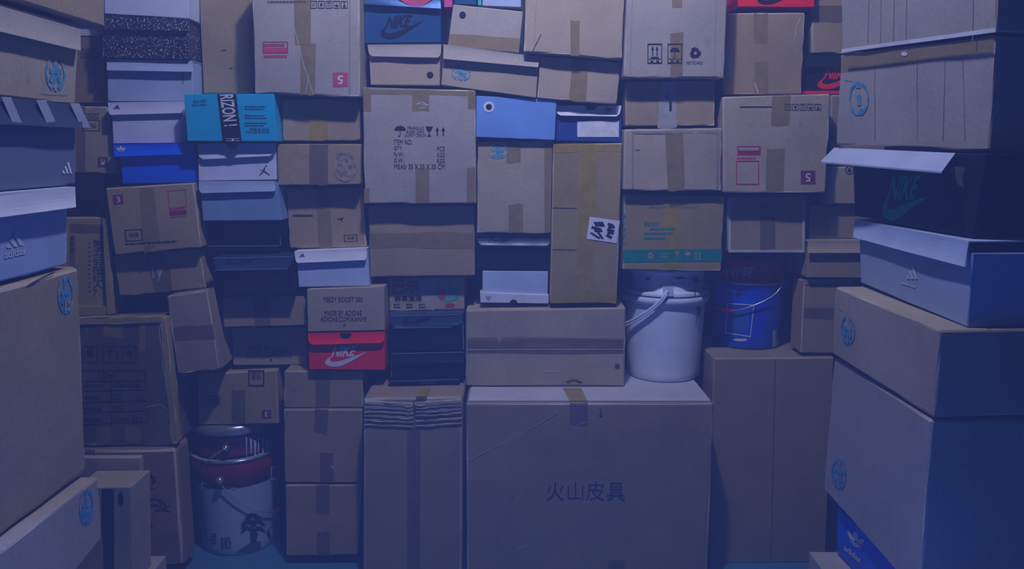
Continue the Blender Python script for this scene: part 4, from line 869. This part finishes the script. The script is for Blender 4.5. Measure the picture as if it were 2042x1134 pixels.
class Bucket:
    def __init__(s, label, cx, ybase, z0, wb, wt, ytop, mat, body_name='bucket_body', c=None, group=None):
        P = hitZ(cx, ybase, z0); dep = (P - CAM).dot(FW)
        rb = wb / 2 * (dep * 1.04) / F
        dirh = Vector((P.x - CAM.x, P.y - CAM.y, 0)).normalized()
        s.c = P + dirh * rb if c is None else c
        s.z0 = z0; dc = (s.c - CAM).dot(FW)
        s.rb = rb; s.rt = wt / 2 * dc / F
        s.z1 = hitY(cx, ytop, s.c.y - s.rt).z; s.h = s.z1 - z0
        s.face = Cone(s.c, z0, s.h, s.rb, s.rt)
        s.root = empty('paint_bucket', (s.c.x, s.c.y, z0), label, 'bucket', group)
        r = s.face.r
        prof = [(0.001, z0 + .004), (s.rb - .012, z0 + .003), (s.rb - .004, z0), (s.rb, z0 + .006)] + [(r(z0 + s.h * k / 12), z0 + s.h * k / 12) for k in range(1, 13)] + [(s.rt - .004, s.z1 + .001), (0.001, s.z1)]
        s.lathe(body_name, prof, mat)
    def lathe(s, name, prof, mat, label=None):
        V, Fc = lathe(prof, s.c); return mesh(name, V, Fc, mat, s.root, True, label)
    def ring(s, name, z0, z1, off0, off1, mat, th=.004, label=None):
        r = s.face.r; m = .0015
        return s.lathe(name, [(r(z0) - .002, z0), (r(z0) + off0, z0 + m), (r(z1) + off1, z1 - m), (r(z1) - .002, z1)], mat, label)
    def handle(s, pts, mat, r=.0025, name='handle'): return tube(name, pts, r, mat, s.root)
    def arc(s, a0, a1, z0, drop, off=.014, n=24, skew=1.0):
        out = []
        for i in range(n + 1):
            k = i / n; a = math.radians(a0 + (a1 - a0) * k); z = z0 - drop * math.sin(math.pi * k) ** skew
            R = s.face.r(z) + off; out.append(Vector((s.c.x + R * math.cos(a), s.c.y + R * math.sin(a), z)))
        return out
def bucket_shape(s, polys, q, mat, name='printed_logo', rot=0, off=0.0014, label=None, parent=None):
    out = []
    for p in polys:
        if len(p) == 4:
            n = max(1, int(max(abs(p[1][0] - p[0][0]), abs(p[2][0] - p[3][0])) / .12)); m = max(1, int(max(abs(p[3][1] - p[0][1]), abs(p[3][0] - p[0][0])) / .3))
            f = quadmap(tuple(p))
            out += [[f(i / n, j / m), f((i + 1) / n, j / m), f((i + 1) / n, (j + 1) / m), f(i / n, (j + 1) / m)] for i in range(n) for j in range(m)]
        else: out.append(p)
    return Thing.shape(s, out, q, mat, name, rot, off, label, parent)
Bucket._map = Thing._map; Bucket.owner = lambda s, off: s.root; Bucket.shape = bucket_shape; Bucket.text = Thing.text; Bucket.sheet = Thing.sheet

WP = paint('white_plastic', (0.68, 0.76, 0.92), 0.45, 0.4, bump=.05)
b = Bucket('white plastic paint bucket with black smears, standing on the giant carton', 1321, 762, ZG + .003, 141, 156, 592, WP)
b.ring('rim', b.z1 - .030, b.z1 - .004, .010, .011, WP); b.ring('rim', b.z1 + .000, b.z1 + .010, .006, .007, WP)
zl = hitY(1340, 541, -0.06 + .02).z
rn = b.rt - .007
b.lathe('lid', [(.001, zl), (rn + .001, zl), (rn + .004, zl - .001), (rn + .004, zl - .008), (rn, zl - .010), (rn - .001, zl - .020), (rn - .001, b.z1 + .016), (rn + .002, b.z1 + .014), (b.rt + .008, b.z1 + .012), (b.rt + .010, b.z1 + .010), (b.rt + .010, b.z1 + .001)], WP)
P0 = b.face.at(1331, 580, .014); a0 = math.degrees(math.atan2(P0.y - b.c.y, P0.x - b.c.x))
hp = b.arc(a0, a0 - 180, P0.z, .135, .016, 30, .75)
b.handle(hp, WP, .0045); b.handle([p - Z * .009 for p in hp], WP, .0035, 'handle_rib'); b.sheet((1322, 571, 1343, 590), WP, 'ear', off=.0135)
SM = ink('black_smear', (.02, .03, .07))
b.shape([ln(.5, 0, .55, .6, .10), ln(.2, .33, .8, .36, .10), ln(.35, .42, .1, 1, .06), ln(.62, .36, .5, 1.2, .05)], (1386, 597, 1402, 650), SM, 'paint_smear', off=.001)
for q in ((1256, 566, 1262, 574), (1252, 597, 1258, 604), (1322, 570, 1329, 577), (1384, 578, 1387, 587)): b.shape([[(0, .2), (.6, 0), (1, .8), (.4, 1)]], q, SM, 'paint_smear', off=.013)
for q in ((1251, 548, 1264, 563), (1380, 552, 1396, 564), (1285, 553, 1298, 559), (1340, 551, 1372, 556)): b.shape([[(0, .2), (.6, 0), (1, .8), (.4, 1)]], q, SM, 'paint_smear', off=-.004)

ZT = TALL.face.TL.z
BP = paint('blue_tin', (0.0, 0.06, 0.72), 0.3, 0.6)
RP = paint('red_tin', (0.45, 0.010, 0.02), 0.35, 0.6)
b = Bucket('blue paint bucket with a red lid, white frame and red grip', 1489, 697, ZT + .003, 124, 143, 566, BP)
b.ring('rim', b.z1 - .006, b.z1 + .004, .003, .003, paint('steel', (.5, .5, .55), .3, .5, .8))
z2 = hitY(1500, 521, b.c.y - b.rt).z
b.lathe('lid', [(b.rt - .006, b.z1 + .002), (b.rt - .014, b.z1 + .02), (b.rt - .016, z2 - .008), (b.rt - .008, z2 - .004), (b.rt - .008, z2), (.001, z2)], RP, label='red lid')
b.shape(frame(.03), ((1450, 604), (1504, 607), (1497, 672), (1446, 664)), IW, 'printed_frame', off=.001); b.sheet(((1458, 617), (1495, 619), (1490, 662), (1455, 656)), paint('mid_blue_tin', (0.02, 0.12, 0.5), .35), 'printed_panel', off=.0008)
rules(b, ((1446, 578), (1486, 580), (1486, 584), (1446, 582)), 1, IS, .8, seed=110, dash=10); b.shape([disc()], (1462, 674, 1490, 680), IW, 'printed_mark'); rules(b, ((1541, 658), (1551, 656), (1550, 690), (1540, 692)), 9, IW, .6, seed=111, dash=1)
b.text('立邦', ((1455, 533), (1502, 530), (1501, 556), (1454, 558)), IW, off=-.0135); b.shape(frame(.12), ((1437, 540), (1452, 537), (1452, 557), (1438, 558)), IV, off=-.0135)
hp = [b.face.at(x, y, .014) for x, y in ((1416, 611), (1428, 614), (1440, 616), (1452, 618), (1463, 619.5), (1478, 617), (1494, 612), (1510, 606), (1524, 600), (1538, 592), (1549, 583), (1556, 574), (1561, 564), (1565, 556))]
b.handle(hp[4:], paint('steel_wire', (.6, .62, .68), .3, .5, .6), .0022); tube('grip', hp[:5], .0055, RD, b.root, 10)
tube('ear', [b.face.at(1558, 558, -.004), b.face.at(1558, 558, .010)], .008, RP, b.root, 12)

TW = paint('white_tin', (0.42, 0.48, 0.62), 0.3, 0.5); ST = paint('steel_tin', (.45, .47, .55), .25, .6, .7, bump=.3)
b = Bucket('white tin paint bucket with a red band and a printed palm, on the floor', 482, 1107, 0.0, 141, 165, 922, TW)
zt0 = hitY(482, 974, b.c.y - b.rt + .01).z
b.ring('printed_band', zt0, b.z1 - .004, .0012, .0012, paint('dark_red_tin', (.20, .008, .02), .25, .6), label='red band')
b.ring('rim', b.z1 - .006, b.z1 + .004, .004, .004, ST)
b.shape([[(0, .0), (.2, .5), (.5, .85), (.8, 1), (1, 1), (1, 1.3), (0, 1.3)]], (400, 958, 470, 972), TW, 'printed_curve', off=.002)
PB = BK; GRN = ink('palm_green_ink', (.01, .05, .05))
palm = [ln(.5, .55, .5, 1, .07)]
for cx_, cy_, rr in ((.5, .30, .34), (.36, .52, .34), (.66, .50, .34), (.30, .72, .26), (.72, .72, .26)):
    for a_ in range(-200, 30, 23):
        r_ = math.radians(a_); ex_, ey_ = cx_ + rr * math.cos(r_), cy_ + rr * .8 * math.sin(r_) + .08
        nx_, ny_ = -math.sin(r_) * .03, math.cos(r_) * .03
        palm.append([(cx_, cy_), ((cx_ + ex_) / 2 + nx_, (cy_ + ey_) / 2 - .03 + ny_), (ex_, ey_), ((cx_ + ex_) / 2 - nx_, (cy_ + ey_) / 2 - .03 - ny_)])
Thing.shape(b, palm, (476, 1014, 532, 1072), GRN, 'printed_palm', off=.002)
b.shape([[(0, 0), (1, 0), (.82, 1), (.2, 1)]], (498, 1062, 514, 1082), GRN, 'printed_pot', off=.0026)
b.shape([[(.0, 1), (.62, .05), (.66, .0), (.66, 1)], [(.66, .0), (1, .0), (1, .7), (.66, .9)]], (470, 1079, 520, 1102), ink('grey_blue_ink', (.07, .10, .17)), 'printed_ground', off=.001)
b.shape([rc(0, 0, 1, 1)], (546, 979, 558, 1012), ink('grey_blue_ink', (.07, .10, .17)), 'printed_panel', off=.001); b.shape([disc()], (532, 1050, 556, 1075), GRN, 'printed_plant', off=.001)
rules(b, (420, 1062, 432, 1086), 4, IK, .5, seed=120, dash=2); rules(b, (440, 1070, 462, 1094), 5, IG, .5, seed=121, dash=3)
b.shape(frame(.1), (540, 930, 558, 957), IW, 'printed_frame', off=.0022)
WIRE = paint('steel_wire', (.6, .62, .68), .3, .5, .6)
P0 = b.face.at(438, 958, .01); a0 = math.degrees(math.atan2(P0.y - b.c.y, P0.x - b.c.x))
hp = [b.face.at(x, y, .014) for x, y in ((436, 958), (444, 970), (454, 982), (466, 993), (480, 1004), (495, 1013), (512, 1018), (530, 1020.5), (546, 1020), (555, 1016), (562, 1011))]
b.handle(hp[:9], WIRE, .0022); tube('grip', hp[8:], .005, RD, b.root)
b.lathe('ear', [(.001, 0)] * 2, WIRE) if False else tube('ear', [b.face.at(438, 958, .0), b.face.at(438, 958, .018)], .013, ST, b.root, 14)
zu = b.z1 + .012
b2 = Bucket('dark red paint bucket with silver streaks, nested on the white tin bucket', 480, 912, zu, 156, 150, 862, paint('dark_red_tin', (.20, .008, .02), .25, .6), c=Vector((b.c.x, b.c.y, 0)))
z3 = hitY(480, 851, b2.c.y - b2.rt).z
b2.ring('printed_band', b2.z0 + .028, b2.z1 - .002, .0012, .0012, paint('plum_tin', (.08, .01, .03), .2, .7))
b2.lathe('lid', [(b2.rt - .004, b2.z1 - .012), (b2.rt + .008, b2.z1 - .012), (b2.rt + .010, b2.z1 - .004), (b2.rt + .004, z3 - .004), (b2.rt - .002, z3), (.001, z3)], ST)
for k in range(8):
    x_ = 490 + k * 8.0; b2.shape([[(0, 0), (1, .1), (.7, 1), (.3, .9)]], (x_, 870 + (k % 3) * 3, x_ + (5.2 if k % 3 else 3), 914 - (k % 2) * 8), IV, 'paint_streak', off=.002)
P0 = b2.face.at(450, 893, .01); a0 = math.degrees(math.atan2(P0.y - b2.c.y, P0.x - b2.c.x))
tube('ear', [b2.face.at(450, 893, .0), b2.face.at(450, 893, .016)], .011, ST, b2.root, 14)
b2.handle([b2.face.at(x, y, .016 + k * .002) for k, (x, y) in enumerate(((450, 893), (440, 899), (430, 905), (420, 913), (411, 922), (404, 931)))], WIRE, .002)

# ================================================================== seat neighbouring boxes against each other
# a box set farther back gives way by a few millimetres at the edge where a nearer neighbour presses on it
def rect_of(t):
    f = t.face; return [[p.x, p.z] for p in (f.BL, f.BR, f.TR, f.TL)]
def sat(A, B):
    best = None
    for P in (A, B):
        for i in range(4):
            ex, ez = P[(i + 1) % 4][0] - P[i][0], P[(i + 1) % 4][1] - P[i][1]; l = math.hypot(ex, ez)
            if l < 1e-6: continue
            nx, n_z = ez / l, -ex / l
            a = [p[0] * nx + p[1] * n_z for p in A]; b = [p[0] * nx + p[1] * n_z for p in B]
            d = min(max(a) - min(b), max(b) - min(a))
            if d <= 0: return None
            if max(a) - min(b) < max(b) - min(a): sgn = 1
            else: sgn = -1
            if best is None or d < best[0]: best = (d, nx * sgn, n_z * sgn)   # direction B should move
    return best
def squeeze(t, ax, sgn, d):
    """move one side of the whole thing inwards by d; the shift fades out over the outer quarter"""
    P = t.rect; k = 0 if ax == 'x' else 1
    lo, hi = min(p[k] for p in P), max(p[k] for p in P); band = max(0.25 * (hi - lo), 2.2 * d); band = min(band, hi - lo)
    def g(v):
        if sgn > 0: u = (v - lo) / band; return v + d * max(0.0, min(1.0, 1 - u))
        u = (hi - v) / band; return v - d * max(0.0, min(1.0, 1 - u))
    for p in P: p[k] = g(p[k])
    off = t.root.location
    kk = 0 if ax == 'x' else 2
    def walk(o):
        for c in o.children:
            if c.type == 'MESH':
                for v in c.data.vertices: v.co[kk] = g(v.co[kk] + off[kk]) - off[kk]
            walk(c)
    walk(t.root)
WALLB = [t for t in ALLT if abs(t.face.hn.y + 1) < 1e-3]
for t in WALLB: t.rect = rect_of(t); t.y0 = t.face.p0.y - .012; t.y1 = t.face.p0.y + t.th
for rnd in range(5):
    worst = 0
    for i, a in enumerate(WALLB):
        for b in WALLB[i + 1:]:
            if min(a.y1, b.y1) - max(a.y0, b.y0) <= 0.0: continue
            m = sat(a.rect, b.rect)
            if not m or m[0] > .12: 
                if m: print('BIG', m[0], a.root.name, b.root.name)
                continue
            far, near, s_ = (b, a, 1) if b.y0 >= a.y0 else (a, b, -1)
            dx, dz = m[1] * s_, m[2] * s_
            d = m[0] + .0016
            if abs(dx) > abs(dz): squeeze(far, 'x', 1 if dx > 0 else -1, d)
            else: squeeze(far, 'z', 1 if dz > 0 else -1, d)
            worst = max(worst, d)

# groups
for o in THINGS:
    k = o.name.split('.')[0]
    if k == 'paint_bucket': o['group'] = 'paint buckets among the boxes'
    elif o.location.y < -0.55: o['group'] = ('boxes in the left stack' if o.location.x < 0 else 'boxes in the right stack')
    elif k == 'shoe_box': o['group'] = 'shoe boxes piled against the back wall'
    elif k == 'cardboard_box': o['group'] = 'cartons piled against the back wall'
    else: o['group'] = 'small boxes along the top edge'
